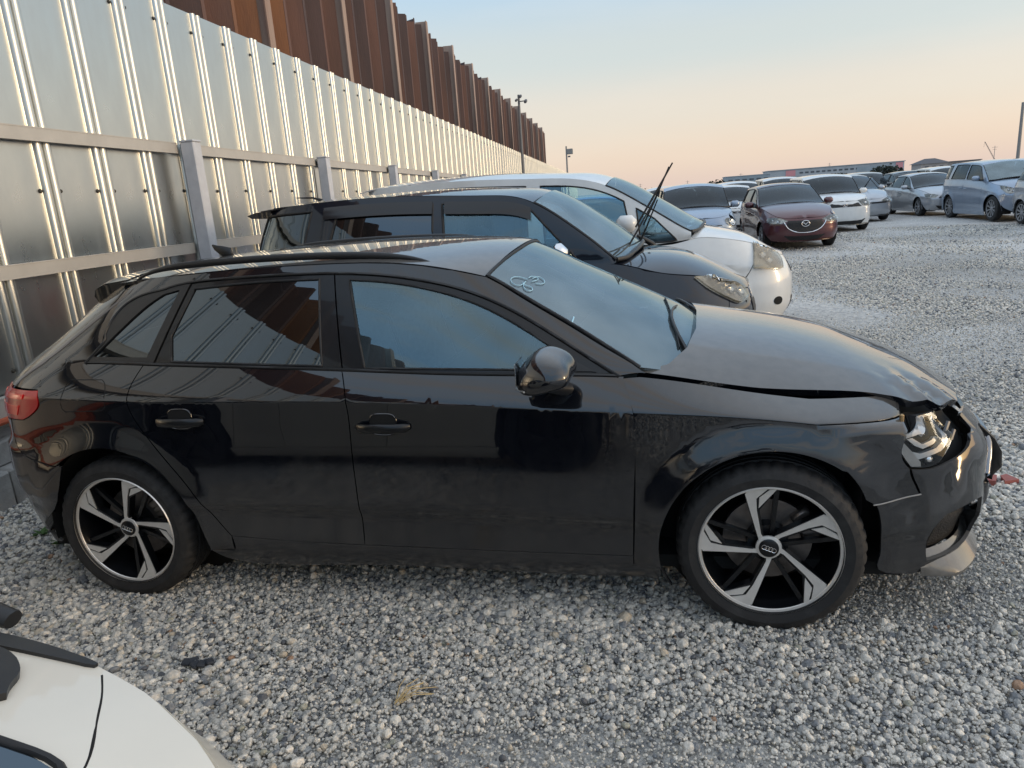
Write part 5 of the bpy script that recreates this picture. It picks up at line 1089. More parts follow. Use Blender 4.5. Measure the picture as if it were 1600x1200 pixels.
# window visors over the doors
for a, c in ((.0, .86), (.95, 1.60)):
    xs_ = np.linspace(a, c, 16); ribbon('window_visor', [[tuple(b_suv.side(x, b_suv.zt(x) - .042) + np.array([0, -.004, 0])) for x in xs_], [tuple(b_suv.side(x, b_suv.zt(x) - .085) + np.array([0, -.013, 0])) for x in xs_], [tuple(b_suv.side(x, b_suv.zt(x) - .130) + np.array([0, -.017, 0])) for x in xs_]], pm('smoked_visor', (.02, .02, .022), rough=.12), r_suv)
# roof spoiler
V = []; ys__ = np.linspace(-.60, .60, 9); prof = []
for y in ys__: prof.append([(-.50, y, 1.665 - .05 * (y / .7) ** 2), (-.66, y, 1.655 - .05 * (y / .7) ** 2), (-.74, y, 1.635 - .05 * (y / .7) ** 2), (-.70, y, 1.61 - .05 * (y / .7) ** 2), (-.52, y, 1.60 - .05 * (y / .7) ** 2)])
V = [p for r in prof for p in r]; F = [(i * 5 + j, i * 5 + (j + 1) % 5, (i + 1) * 5 + (j + 1) % 5, (i + 1) * 5 + j) for i in range(8) for j in range(5)] + [(0, 1, 2, 3, 4), (44, 43, 42, 41, 40)]
mesh_obj('roof_spoiler', V, F, P_navy, r_suv, smooth=True, auto=35)
MB().tube([(-.42, .1, 1.69), (-.50, .1, 1.715), (-.66, .1, 1.725)], [.014, .010, .004], 6).build('roof_antenna', M_black_trim, r_suv)
# wipers left standing up from the cowl
for (ax, ay, bx, by, bz) in ((2.22, -.42, 2.60, -.30, 1.755), (2.30, .10, 2.575, -.05, 1.735)):
    wp = empty('raised_wiper', (0, 0, 0)); wp.parent = r_suv; A_ = Vector((ax, ay, 1.10)); E_ = Vector((bx, by, bz)); M_ = A_.lerp(E_, .62)
    MB().tube([A_, A_.lerp(E_, .25) + Vector((.02, 0, .02)), M_ + Vector((.012, 0, 0))], [.010, .007, .005], 6).build('wiper_arm', M_black_trim, wp)
    MB().tube([M_ - (E_ - A_) * .30 + Vector((-.02, 0, 0)), M_ + Vector((-.008, 0, 0)), E_], [.005, .006, .004], 5, flat=(.6, 1.5)).build('wiper_blade', M_rubber, wp)
MB().tube([(2.46, .52, 1.07), (2.42, .50, 1.12), (2.36, .47, 1.16), (2.30, .44, 1.20)], [.028, .026, .022, .014], 8).build('fender_mirror_stalk', M_black_trim, r_suv, auto=60)
MB().tube([(2.42, -.30, 1.137), (2.42, -.30, 1.146)], .012, 6).build('washer_jet', M_black_trim, r_suv)

# white minivan beyond the SUV
VX = 0.10
van = dict(rear_x=-1.08, front_x=3.61, hw=.865, wb=2.66, R=.32, crease=(.98, .70), tum=.855, xh=1.72, xc=2.56, xrr=-.95, Lf=.60, Lr=.32, bow=.22, nf=3.2, hood_pow=4,
    belt=[(-1, 1.10), (0, 1.09), (1.2, 1.07), (2.0, 1.045), (2.40, 1.03), (2.6, 1.07), (2.9, 1.045), (3.12, .995), (3.30, .92), (3.45, .84), (3.65, .80)],
    cant=[(-1.05, 1.74), (-.8, 1.785), (-.4, 1.80), (.3, 1.80), (1.0, 1.765), (1.60, 1.69), (1.78, 1.62), (2.05, 1.46), (2.3, 1.30), (2.56, 1.14), (2.8, 1.06), (3.6, .95)],
    rear=[(.0, -.95), (.3, -1.06), (.5, -1.08), (1.0, -1.05), (1.3, -1.03), (1.6, -.99), (1.8, -.96)], front=[(0, 3.34), (.2, 3.53), (.4, 3.61), (.6, 3.61), (.72, 3.57), (.9, 3.46), (1.05, 3.32)],
    hood=[(2.4, 1.20), (2.7, 1.16), (2.95, 1.105), (3.15, 1.045), (3.30, .955), (3.45, .865), (3.6, .81)], roof=[(-1.05, 1.79), (-.7, 1.84), (-.1, 1.865), (.6, 1.86), (1.3, 1.815), (1.7, 1.755), (2, 1.6)],
    cuts=(-.05, 1.00, 2.22), windows=[(-.72, -.66, -.12, -.12), (.02, .02, .90, .90), (1.08, 1.05, 1.98, 1.90), (2.06, 2.02, 2.42, 2.20)], win_z=(.03, .075), dline=[(-.97, 1.45), (-.98, 1.25)], glass=[M_glass_dark, M_glass_dark, M_glass_front, M_glass_front],
    mirror=(1.93, 1.262), mirror_size=(.20, .20, .165), paint=P_white, lens=M_lens_old, screen_mat=M_screen, handle_mat=P_white,
    headlight=[[(2.97, .985), (3.08, .955), (3.20, .895)], [(3.20, .895), (3.27, .80), (3.26, .715)], [(3.26, .715), (3.12, .725), (3.02, .745)], [(3.02, .745), (2.97, .985)]], bulbs=[(3.06, .86, .04), (3.12, .80, .04)],
    taillight=[[(-.84, 1.3), (-.70, 1.3)], [(-.70, 1.3), (-.74, .9)], [(-.74, .9), (-.84, .9)], [(-.84, .9), (-.84, 1.3)]],
    nose_parts=[('grille', [[(3.44, .76), (3.45, .66)], [(3.45, .66), (3.61, .65)]], .004, M_mesh), ('lower_intake', [[(3.42, .42), (3.43, .26)], [(3.43, .26), (3.56, .25)]], .004, M_mesh)], wk=0)
r_van, b_van = build_car('minivan', van, (VX - .12, 5.03, 0), 0, 'white minivan with yellowed headlights, farthest of the three cars by the fence', group=G_ROW, near=True)
fogp = loop(arc2(3.22, .40, .045, 0, 330, 14), step=.02); panel('fog_lamp_recess', b_van.side, fogp, M_under, r_van, off=.003, ref=b_van.ref, thick=.004)
# ------------------------------------------------------------------ cars across the yard
import copy as _cp
def scl(o, sx=1, sy=1, sz=1, **kw):
    o = _cp.deepcopy({k: v for k, v in o.items() if k not in ('paint', 'glass', 'lens', 'mirror_mat', 'handle_mat', 'screen_mat', 'sill_mat', 'nose_parts', 'nose_lines')}) | {k: v for k, v in o.items() if k in ('paint', 'glass', 'lens', 'mirror_mat', 'handle_mat', 'screen_mat', 'sill_mat')}
    for k in ('rear_x', 'front_x', 'wb', 'xh', 'xc', 'xrr'): o[k] *= sx
    o['hw'] *= sy
    for k in ('belt', 'cant', 'hood', 'roof', 'dline'): o[k] = [(a * sx, b * sz) for a, b in o[k]]
    for k in ('rear', 'front'): o[k] = [(a * sz, b * sx) for a, b in o[k]]
    o['crease'] = tuple(c * sz for c in o['crease']); o['cuts'] = tuple(c * sx for c in o['cuts']); o['windows'] = [tuple(v * sx for v in wv) for wv in o['windows']]
    o['mirror'] = (o['mirror'][0] * sx, o['mirror'][1] * sz); o['headlight'] = [[(a * sx, b * sz) for a, b in s_] for s_ in o['headlight']]
    if 'taillight' in o: o['taillight'] = [[(a * sx, b * sz) for a, b in s_] for s_ in o['taillight']]
    o['bulbs'] = [(a * sx, b * sz, r) for a, b, r in o.get('bulbs', [])]
    o.update(kw); return o
T_hatch = dict(rear_x=-.70, front_x=3.36, hw=.8475, wb=2.57, R=.305, crease=(.90, .58), tum=.76, xh=1.15, xc=2.05, xrr=-.45, Lf=.55, Lr=.4, bow=.20,
    belt=[(-.7, 1.06), (0, 1.03), (1, .98), (1.8, .955), (2.1, .955), (2.4, .93), (2.8, .85), (3.1, .76), (3.36, .69)],
    cant=[(-.7, 1.27), (-.4, 1.36), (.2, 1.42), (.8, 1.43), (1.1, 1.40), (1.3, 1.335), (1.7, 1.13), (2.05, .965), (2.4, .94), (3.3, .8)],
    hood=[(1.9, 1.03), (2.2, 1.02), (2.5, .985), (2.8, .92), (3.05, .845), (3.2, .775), (3.34, .70)], roof=[(-.7, 1.32), (-.4, 1.42), (.2, 1.49), (.8, 1.495), (1.15, 1.46), (1.4, 1.38)],
    rear=[(0, -.5), (.3, -.68), (.6, -.7), (.9, -.66), (1.1, -.6), (1.3, -.5), (1.45, -.42)], front=[(0, 3.15), (.2, 3.28), (.4, 3.36), (.6, 3.36), (.72, 3.30), (.9, 3.0)],
    cuts=(.25, .95, 1.95), windows=[(-.38, -.25, -.05, -.02), (.03, .08, .88, .88), (.97, .94, 1.78, 1.45)], win_z=(.03, .05), dline=[(-.52, 1.20), (-.55, 1.10)], mirror=(1.68, 1.02), paint=P_maroon,
    headlight=[[(2.83, .72), (2.98, .725), (3.12, .69)], [(3.12, .69), (3.20, .655)], [(3.20, .655), (3.14, .60), (3.02, .60)], [(3.02, .60), (2.90, .64), (2.83, .72)]], bulbs=[(3.08, .645, .035), (2.98, .67, .03)],
    nose_parts=[('grille', [[(3.205, .655), (3.215, .57)], [(3.215, .57), (3.28, .44), (3.358, .40)]], .006, M_mesh), ('lower_intake', [[(3.17, .33), (3.19, .22)], [(3.19, .22), (3.33, .21)]], .006, M_mesh)],
    nose_lines=[('grille_wing', [(3.13, .655), (3.19, .60), (3.215, .53), (3.28, .43), (3.359, .385)], .013, M_chrome)], badge=(.585, .075, 'wing'), wk=2, taillight=[[(-.56, 1.0), (-.36, 1.0)], [(-.36, 1.0), (-.42, .84)], [(-.42, .84), (-.56, .84)], [(-.56, .84), (-.56, 1.0)]])
T_box = dict(rear_x=-.62, front_x=3.28, hw=.845, wb=2.50, R=.295, crease=(.93, .66), tum=.84, xh=1.45, xc=2.10, xrr=-.50, Lf=.5, Lr=.34, bow=.18,
    belt=[(-.62, 1.08), (0, 1.06), (1, 1.04), (1.9, 1.02), (2.15, 1.02), (2.5, .995), (2.9, .93), (3.28, .83)],
    cant=[(-.62, 1.50), (-.4, 1.55), (.3, 1.58), (1.0, 1.57), (1.35, 1.53), (1.5, 1.46), (1.8, 1.26), (2.10, 1.05), (2.4, 1.01), (3.2, .9)],
    hood=[(2, 1.09), (2.3, 1.08), (2.6, 1.05), (2.9, .985), (3.1, .915), (3.26, .84)], roof=[(-.6, 1.54), (-.3, 1.61), (.3, 1.645), (1, 1.64), (1.4, 1.595), (1.7, 1.5)],
    rear=[(0, -.5), (.3, -.6), (.6, -.62), (1.1, -.6), (1.4, -.56), (1.6, -.5)], front=[(0, 3.1), (.2, 3.22), (.4, 3.28), (.7, 3.27), (.86, 3.2), (1.0, 3.0)],
    cuts=(.20, .95, 1.95), windows=[(-.42, -.38, -.1, -.08), (.0, .0, .88, .88), (.97, .97, 1.85, 1.58)], win_z=(.03, .06), dline=[(-.52, 1.35), (-.53, 1.2)], mirror=(1.78, 1.10), paint=P_white,
    headlight=[[(2.80, .86), (2.92, .88), (3.06, .86)], [(3.06, .86), (3.09, .72)], [(3.09, .72), (2.92, .70)], [(2.92, .70), (2.80, .86)]], bulbs=[(2.98, .79, .05)],
    nose_parts=[('grille', [[(3.10, .80), (3.10, .70)], [(3.10, .70), (3.27, .70)]], .006, M_mesh), ('lower_intake', [[(3.03, .36), (3.05, .22)], [(3.05, .22), (3.24, .21)]], .006, M_mesh)],
    badge=(.75, .055, 'oval'), wk=0, taillight=[[(-.54, 1.3), (-.40, 1.3)], [(-.40, 1.3), (-.42, .84)], [(-.42, .84), (-.54, .84)], [(-.54, .84), (-.54, 1.3)]])
T_round = scl(T_box, nose_parts=[('grille', [[(3.12, .70), (3.12, .64)], [(3.12, .64), (3.275, .64)]], .006, M_mesh), ('lower_intake', [[(3.03, .36), (3.05, .22)], [(3.05, .22), (3.24, .21)]], .006, M_mesh)],
    nose_lines=[('grille_bar', [(3.10, .67), (3.2, .668), (3.275, .668)], .010, M_chrome)], headlight=[arc2(2.95, .74, .095, 0, 345, 16).tolist()], bulbs=[(2.95, .74, .078)])
T_sedan = dict(rear_x=-1.05, front_x=3.55, hw=.87, wb=2.70, R=.315, crease=(.90, .58), tum=.74, xh=1.30, xc=2.15, xrr=-.10, Lf=.55, Lr=.45, bow=.2,
    belt=[(-1.05, .98), (-.4, .985), (0, .98), (1, .95), (1.9, .925), (2.15, .925), (2.5, .90), (2.9, .83), (3.2, .75), (3.55, .67)],
    cant=[(-1.05, 1.0), (-.7, 1.10), (-.3, 1.27), (.0, 1.355), (.4, 1.40), (.9, 1.405), (1.2, 1.375), (1.4, 1.31), (1.75, 1.13), (2.15, .945), (2.5, .92), (3.5, .8)],
    hood=[(2.0, 1.0), (2.3, .99), (2.6, .96), (2.9, .90), (3.2, .82), (3.4, .745), (3.53, .68)], roof=[(-1.0, 1.02), (-.5, 1.2), (-.1, 1.37), (.4, 1.455), (.9, 1.465), (1.3, 1.43), (1.6, 1.34)],
    rear=[(0, -.85), (.3, -1.0), (.6, -1.05), (.9, -1.02), (.98, -.98), (1.04, -.62), (1.15, -.35), (1.3, -.12), (1.45, -.05)], front=[(0, 3.3), (.2, 3.46), (.4, 3.54), (.6, 3.55), (.72, 3.48), (.9, 3.1)],
    cuts=(.25, 1.02, 2.02), windows=[(-.42, -.08, .0, .03), (.08, .10, .95, .95), (1.04, 1.01, 1.88, 1.55)], win_z=(.025, .045), dline=[(-.45, 1.2), (-.80, 1.02)], mirror=(1.75, .99), paint=P_silver,
    headlight=[[(2.95, .74), (3.15, .74), (3.27, .70)], [(3.27, .70), (3.28, .62)], [(3.28, .62), (3.12, .60)], [(3.12, .60), (2.95, .74)]], bulbs=[(3.16, .67, .035)],
    nose_parts=[('grille', [[(3.34, .68), (3.35, .60)], [(3.35, .60), (3.54, .59)]], .006, M_mesh), ('lower_intake', [[(3.30, .36), (3.32, .24)], [(3.32, .24), (3.5, .23)]], .006, M_mesh)], badge=(.64, .05, 'oval'), wk=1)
T_suv = scl(suv, sz=1.01, nose_parts=[('grille', [[(3.02, .80), (3.03, .68)], [(3.03, .68), (3.20, .66)]], .006, M_mesh), ('lower_intake', [[(2.95, .50), (2.96, .30)], [(2.96, .30), (3.17, .29)]], .006, M_mesh)], nose_lines=[('grille_frame', [(3.01, .81), (3.01, .67), (3.1, .66), (3.205, .655)], .010, M_chrome)],
    mirror_mat=P_bluesilver, paint=P_bluesilver, lens=M_lens, glass=M_far_glass, badge=(.74, .05, 'oval'), wk=2)
def copy_tree(o, parent=None):
    c = o.copy(); COL.objects.link(c)
    if parent is not None: c.parent = parent
    for ch in list(o.children): copy_tree(ch, c)
    return c
H94 = math.radians(-86); FWD = np.array([math.cos(H94), math.sin(H94)])
def at_front(x, y, o):      # centre of the front axle stands at (x, y)
    return (x - FWD[0] * o['wb'], y - FWD[1] * o['wb'], 0)
G_FAR = 'cars parked across the yard facing the camera'
def far_car(name, o, x, y, label, dh=0.0, group=G_FAR): return build_car(name, o, at_front(x, y, o), H94 + dh, label, group=group)[0]
M_red_lens2 = M_red_lens
far_car('hatchback_car', T_hatch, 5.30, 15.05, 'maroon hatchback with a black mesh grille and winged round badge')
white_box = dict(T_box, paint=P_white)
hb_ = far_car('hatchback_car', white_box, 7.16, 19.75, 'white boxy hatchback with a thin dark grille bar, just right of the maroon hatchback')
rd_ = far_car('compact_car', dict(T_round, paint=P_bluesilver), 3.02, 14.3, 'pale blue tall compact car with round headlights, left of the maroon hatchback')
sd_ = far_car('sedan_car', T_sedan, 11.70, 24.9, 'silver sedan with its wiper raised, left of the pale blue SUV')
fs_ = far_car('suv', scl(T_suv, sx=1.05), 12.25, 20.3, 'pale blue metallic SUV with dark alloy wheels at the right end of the row')
sg_ = far_car('estate_car', scl(T_hatch, sx=1.06, sy=1.02, sz=1.05, paint=P_silver, glass=M_far_glass, badge=(.62, .05, 'oval'), nose_parts=[('grille', [[(3.30, .67), (3.31, .60)], [(3.31, .60), (3.55, .59)]], .006, M_mesh)]), 8.80, 23.9, 'silver wedge nosed car with raised wiper between the white boxy hatchback and silver sedan')
ed_ = far_car('estate_car', scl(T_hatch, sx=1.08, sy=1.05, sz=1.05, paint=P_silver, glass=M_far_glass), 12.36, 15.5, 'silver car cut off by the right edge, beside the pale blue SUV')
bl_ = far_car('hatchback_car', scl(T_hatch, sz=1.02, paint=P_blue, badge=(.60, .06, 'oval')), .9, 10.2, 'bright blue hatchback seen through the windows of the white minivan', group=None)
def row_copy(src, x, y, o, label, mat=None, dh=0.0, s=1.0):
    c = copy_tree(src); c.location = at_front(x, y, o); c.rotation_euler = (0, 0, H94 + dh); c['label'] = label; c['group'] = G_FAR; c.scale = (s, s, s); c['category'] = 'car'
    if mat:
        old = {P_white: 1, P_silver: 1, P_bluesilver: 1, P_maroon: 1, P_blue: 1, P_navy: 1}
        def rec(o_):
            if o_.type == 'MESH' and o_.data.materials and o_.data.materials[0] in old:
                key = (o_.data.name, mat.name)
                if key not in MESHC: d = o_.data.copy(); d.materials[0] = mat; MESHC[key] = d
                o_.data = MESHC[key]
            for ch in o_.children: rec(ch)
        rec(c)
    return c
MESHC = {}
row_copy(rd_, 2.45, 20.3, T_round, 'white tall compact car mostly hidden behind the pale blue compact with round headlights', P_white)
row_copy(hb_, 4.45, 21.5, T_box, 'white hatchback peeking out between the pale blue compact and the maroon hatchback', P_pearl, s=.93)
row_copy(hb_, 5.15, 26.2, T_box, 'small white car whose roof shows just above the left of the maroon roof', P_white)
row_copy(rd_, 7.0, 27.8, T_round, 'long white roofed van behind the maroon hatchback', P_white, s=1.03)
row_copy(hb_, 9.1, 28.6, T_box, 'pearl white car whose roof shows behind the white boxy hatchback', P_pearl)
row_copy(sd_, 10.35, 29.4, T_sedan, 'dark blue grey sedan behind the silver wedge nosed car', P_greyd)
row_copy(sd_, 13.0, 31.5, T_sedan, 'dark roofed car behind the silver sedan', P_greyd, s=1.07)
row_copy(rd_, 14.1, 30.5, T_round, 'white tall car above the roof of the silver sedan', P_white, s=1.0)
row_copy(hb_, 16.8, 30.6, T_box, 'silver car whose roof line shows over the pale blue SUV', P_silver, s=1.06)
row_copy(hb_, 2.35, 26.6, T_box, 'white car farthest left in the back of the yard', P_white)
row_copy(rd_, 11.6, 33.5, T_round, 'beige tall car far back between the wedge nosed car and the sedan', P_beige)
# cars that show only as reflections in the black doors
for k, (src, o_, x, col, lb) in enumerate(((fs_, T_suv, 1.2, P_silver, 'silver SUV behind the photographer, mirrored in the front door of the black hatchback'), (rd_, T_round, 4.1, P_white, 'white tall car behind the photographer, mirrored in the front wing of the black hatchback'), (bl_, T_hatch, -1.6 + .2, P_greyd, 'dark hatchback behind the photographer, mirrored in the rear door of the black hatchback'))):
    c = row_copy(src, 0, 0, o_, lb, col); c['group'] = 'cars mirrored in the black doors'; c.location = (x, -12.6, 0); c.rotation_euler = (0, 0, PI / 2 + .05 * (k - 1))
# raised wipers on two far cars
for root_, xw, zt_ in ((sg_, 2.05, 1.45), (sd_, 2.1, 1.40)):
    m = MB().tube([(xw, .2, .97), (xw + .28, .42, zt_)], .012, 5); m.tube([(xw + .08, .28, 1.1), (xw + .34, .44, zt_ + .05)], .008, 4); w_ = m.build('raised_wiper', M_black_trim, root_)

# ------------------------------------------------------------------ the white car in the lower left corner
wc = dict(rear_x=-.55, front_x=2.93, hw=.80, wb=2.42, R=.29, bwf=1.0, cwf=.955, crease=(.90, .70), tum=.84, xh=.75, xc=1.62, xrr=-.40, Lf=.50, Lr=.34, bow=.22, nf=2.5, crown=.10,
    belt=[(-.55, 1.06), (.3, 1.05), (1.0, 1.045), (1.5, 1.04), (1.8, 1.03), (2.2, 1.0), (2.5, .945), (2.7, .89), (2.93, .80)],
    cant=[(-.55, 1.42), (-.3, 1.47), (.3, 1.50), (.7, 1.47), (.9, 1.40), (1.3, 1.21), (1.62, 1.065), (2, 1.04), (2.9, .95)],
    hood=[(1.5, 1.115), (1.9, 1.10), (2.2, 1.065), (2.5, 1.0), (2.7, .93), (2.85, .855), (2.92, .81)], roof=[(-.6, 1.46), (-.2, 1.53), (.3, 1.555), (.75, 1.53), (1, 1.45)], hood_pow=2.2,
    rear=[(0, -.45), (.3, -.54), (.6, -.55), (1.1, -.53), (1.35, -.48), (1.5, -.43)], front=[(0, 2.75), (.2, 2.86), (.4, 2.92), (.7, 2.93), (.82, 2.86), (1.0, 2.7)],
    cuts=(.2, .70, 1.45), windows=[(-.35, -.32, -.1, -.08), (-.02, -.02, .62, .62), (.72, .72, 1.36, 1.05)], win_z=(.03, .05), dline=[(-.45, 1.3), (-.46, 1.15)], mirror=(1.22, 1.08), mirror_mat=M_black_trim, paint=paint('cream_white_paint', (.68, .635, .545), coat=.7, dust_sheen=.1),
    headlight=[[(2.46, .86), (2.62, .85), (2.72, .80)], [(2.72, .80), (2.72, .66)], [(2.72, .66), (2.50, .68)], [(2.50, .68), (2.46, .86)]], lens=M_lens, screen_mat=M_glass_dark)
WCX, WCY = -.80, -3.235
r_wc, b_wc = build_car('compact_car', wc, (WCX, WCY, 0), 0, 'cream white car cut off by the lower left corner of the photo', group='cars parked side by side with their tails to the metal fence', near=True)
for w_ in r_wc.children_recursive:
    if w_.type == 'MESH' and w_.name.split('.')[0] in ('rim_ring', 'spoke'): w_.data.materials[0] = M_black_trim
M_lampf = pm('ribbed_lamp', (.55, .60, .66), rough=.15, coat=1, bump=.6, bscale=200)

HD = b_wc.hood; kwp = dict(ref=b_wc.ref, gap=0)
seal('panel_gap', HD, np.array(cat([(2.332, .662), (2.368, .62), (2.399, .576), (2.442, .508), (2.455, .40), (2.44, .2)], 6)), .0032, M_under, r_wc, off=-.0006, closed=False)
panel('moulding_strip', HD, loop([(1.70, .690), (2.0, .694), (2.204, .691), (2.30, .680)], [(2.30, .680), (2.318, .674), (2.30, .668)], [(2.30, .668), (2.20, .664), (2.0, .662), (1.70, .66)], [(1.70, .66), (1.70, .69)], step=.012), M_black_trim, r_wc, off=.007, thick=.008, res=.02, **kwp)
panel('black_hinge_cover', HD, loop([(2.06, .640), (2.15, .653), (2.19, .651), (2.222, .638)], [(2.222, .638), (2.255, .610), (2.264, .590), (2.278, .570)], [(2.278, .570), (2.270, .560), (2.23, .560), (2.15, .572), (2.06, .60)], [(2.06, .60), (2.06, .640)], step=.01), M_black_trim, r_wc, off=.012, thick=.014, res=.015, **kwp)
panel('side_glass', HD, loop([(1.9, .505), (2.25, .507), (2.36, .504), (2.43, .49)], [(2.43, .49), (2.44, .40), (2.40, .2)], [(2.40, .2), (1.9, .2)], [(1.9, .2), (1.9, .505)], step=.02), M_glass_dark, r_wc, off=.003, thick=.004, res=.03, **kwp)
seal('glass_rubber', HD, np.array(cat([(1.95, .508), (2.25, .510), (2.36, .507), (2.43, .493), (2.445, .42)], 6)), .0055, M_rubber, r_wc, off=.003, closed=False)
bx = MB().tube([tuple(HD(1.98, .720) + np.array([0, 0, .010])), tuple(HD(2.08, .73) + np.array([0, 0, .018])), tuple(HD(2.125, .728) + np.array([0, 0, .012]))], [.022, .020, .016], 10, flat=(1, .8)); bx.build('black_side_rubber', M_black_trim, r_wc, auto=40)
# ------------------------------------------------------------------ background: sheds, houses, poles, crane
def wallb(c, d, mat, parent, nm='wall'): return MB().box(c, d).build(nm, mat, parent, auto=None)
M_clad = pm('pale_cladding', (.33, .36, .39), rough=.7, var=.15, vscale=.2); M_clad2 = pm('blue_grey_cladding', (.24, .29, .33), rough=.7, var=.15, vscale=.2); M_pink = pm('faded_pink_panel', (.50, .22, .24), rough=.7)  # pale blue cladding, with distance haze put into the colour
M_rooft = pm('grey_roof_tile', (.10, .10, .11), rough=.8); M_win = pm('dark_window', (.06, .07, .085), rough=.2)
sA = empty('warehouse', (32.5, 400, 0), 0, 'long low blue grey warehouse on the horizon left of the taller pale sheds', 'building')
wallb((11, 10, 2.4), (22, 20, 4.9), M_clad2, sA); MB().box((11, 10, 4.98), (22.6, 20.6, .25)).build('roof', M_clad, sA)
for k in range(6): wallb((2.5 + 3.5 * k, -.05, 2.9), (2.2, .12, .8), M_win, sA, 'window')
sB = empty('warehouse', (60, 450, 0), 0, 'very long pale shed on the horizon with a pink panel near its left end', 'building')
wallb((36, 12, 3.3), (72, 24, 6.7), M_clad, sB); MB().box((36, 12, 6.85), (73, 25, .35)).build('roof', M_clad2, sB); wallb((12.2, -.1, 4.7), (5.2, .2, 3.2), M_pink, sB, 'pink_panel'); wallb((69.5, -.1, 4.5), (3.6, .2, 3.6), M_pink, sB, 'pink_panel')
wallb((56, -.1, 3.8), (17, .2, 3.2), M_clad2, sB, 'blue_panel')
for k in range(12): wallb((18 + 3 * k, -.05, 4.6), (1.9, .12, .9), M_win, sB, 'window')
def house(x, y, w_, d_, h, lb, col, hip=True):
    r = empty('house', (x, y, 0), .1, lb, 'house'); wallb((0, 0, h / 2), (w_, d_, h), col, r)
    o_ = .8; z0, z1 = h, h + w_ * .2; V = [(-w_ / 2 - o_, -d_ / 2 - o_, z0), (w_ / 2 + o_, -d_ / 2 - o_, z0), (w_ / 2 + o_, d_ / 2 + o_, z0), (-w_ / 2 - o_, d_ / 2 + o_, z0), (-w_ / 5, 0, z1), (w_ / 5, 0, z1)]
    mesh_obj('roof', V, [(0, 1, 5, 4), (1, 2, 5), (2, 3, 4, 5), (3, 0, 4), (3, 2, 1, 0)], M_rooft, r)
    for k in (-1, 0, 1): wallb((k * w_ * .28, -d_ / 2 - .03, h * .62), (w_ * .14, .08, h * .2), M_win, r, 'window')
house(107, 330, 10, 9, 3.6, 'grey tile roofed house on the horizon right of the long pale shed', pm('house_wall', (.30, .28, .27), rough=.8))
house(120, 370, 9, 9, 3.0, 'small low house on the horizon next to the grey tile roofed house', pm('house_wall2', (.22, .22, .23), rough=.8))
lw = empty('long_building', (135, 390, 0), 0, 'flat roofed brown building on the horizon above the silver sedan', 'building'); wallb((6.5, 5, 2), (13, 10, 4.0), pm('brown_wall', (.23, .20, .18), rough=.8), lw); MB().box((6.5, 5, 4.15), (14, 11, .4)).build('roof', M_rooft, lw)
for k in range(5): wallb((1.8 + 2.3 * k, -.03, 2.6), (1.3, .08, 1.2), M_win, lw, 'window')
# tree clumps on the skyline
M_leaf = pm('distant_foliage', (.045, .055, .04), rough=.9, var=.5, vscale=2)
def clump(x, y, w_, h, lb, n=380):
    r = empty('tree_clump', (x, y, 0), 0, lb, 'trees'); m = MB(); V = []; F = []
    for i in range(n):
        a = RNG.uniform(0, 2 * PI); rr = RNG.random() ** .5; px, py = rr * math.cos(a) * w_ / 2, rr * math.sin(a) * w_ / 4; pz = h * (.25 + .75 * RNG.random() * math.sqrt(max(0, 1 - rr * rr * .9))) * RNG.uniform(.8, 1.08)
        s_ = h * .09; R_ = Matrix.Rotation(RNG.uniform(0, 6), 3, Vector(RNG.normal(size=3)).normalized())
        k = len(V); V += [tuple(Vector((px, py, pz)) + R_ @ Vector(q)) for q in ((-s_, -s_, 0), (s_, -s_, 0), (s_, s_, 0), (-s_, s_, 0))]; F.append((k, k + 1, k + 2, k + 3))
    mesh_obj('foliage', V, F, M_leaf, r); tk = MB()
    for q in (-.3, 0, .3): tk.tube([(q * w_, 0, 0), (q * w_ * .9, 0, h * .6)], [.25, .1], 6); tk.build('trunk', M_rooft, r) if q == -.3 else None
clump(83, 300, 12, 4.2, 'dark tree clump in front of the long pale shed, above the silver wedge nosed car'); clump(64, 290, 9, 2.6, 'low dark bush line in front of the pink panelled shed'); clump(-7, 300, 14, 2.2, 'low dark trees on the horizon right of the metal fence')
clump(24, 330, 10, 3.4, 'dark hedge on the horizon just left of the blue grey warehouse'); clump(151, 300, 10, 4.3, 'dark round tree on the horizon just left of the tall right pole')
M_pole = pm('grey_pole', (.22, .21, .20), rough=.7); M_steel = pm('dark_steel', (.10, .10, .11), rough=.6)
def pole(name, x, y, h, r, lb, cat_, lean=0.0, arms=()):
    p = empty(name, (x, y, 0), 0, lb, cat_); MB().tube([(0, 0, 0), (lean, 0, h)], [r, r * .7], 8).build('pole_shaft', M_pole, p)
    for (z, L_, dz) in arms: MB().tube([(lean * z / h - L_ / 2, 0, z), (lean * z / h + L_ / 2, 0, z + dz)], r * .35, 5).build('cross_arm', M_steel, p)
    return p
# mast with cameras standing just in front of the metal fence
pc = pole('camera_mast', -2.56, 22.3, 5.0, .055, 'grey mast with cameras standing at the metal fence', 'mast'); 
for (dx, dz, s_) in ((.05, -.05, .9), (.22, -.22, 1), (-.10, -.16, .8)): MB().tube([(0, 0, 5.0 + dz), (dx, -.05, 5.0 + dz)], .018, 5).build('camera_arm', M_steel, pc); MB().box((dx + .03, -.1, 4.98 + dz), (.09 * s_, .22 * s_, .10 * s_), Matrix.Rotation(.3, 3, 'X'), bev=.02).build('camera', M_steel, pc)
l8 = pole('lamp_post', -5.92, 60, 5.6, .09, 'lamp post on the horizon just right of the end of the fence', 'lamp post'); MB().box((.30, 0, 5.15), (.5, .2, .45), bev=.04).build('lamp_head', M_pole, l8); MB().box((.1, 0, 5.3), (.3, .06, .06)).build('bracket', M_steel, l8); MB().box((.22, 0, 4.75), (.2, .12, .12)).build('bracket', M_steel, l8)
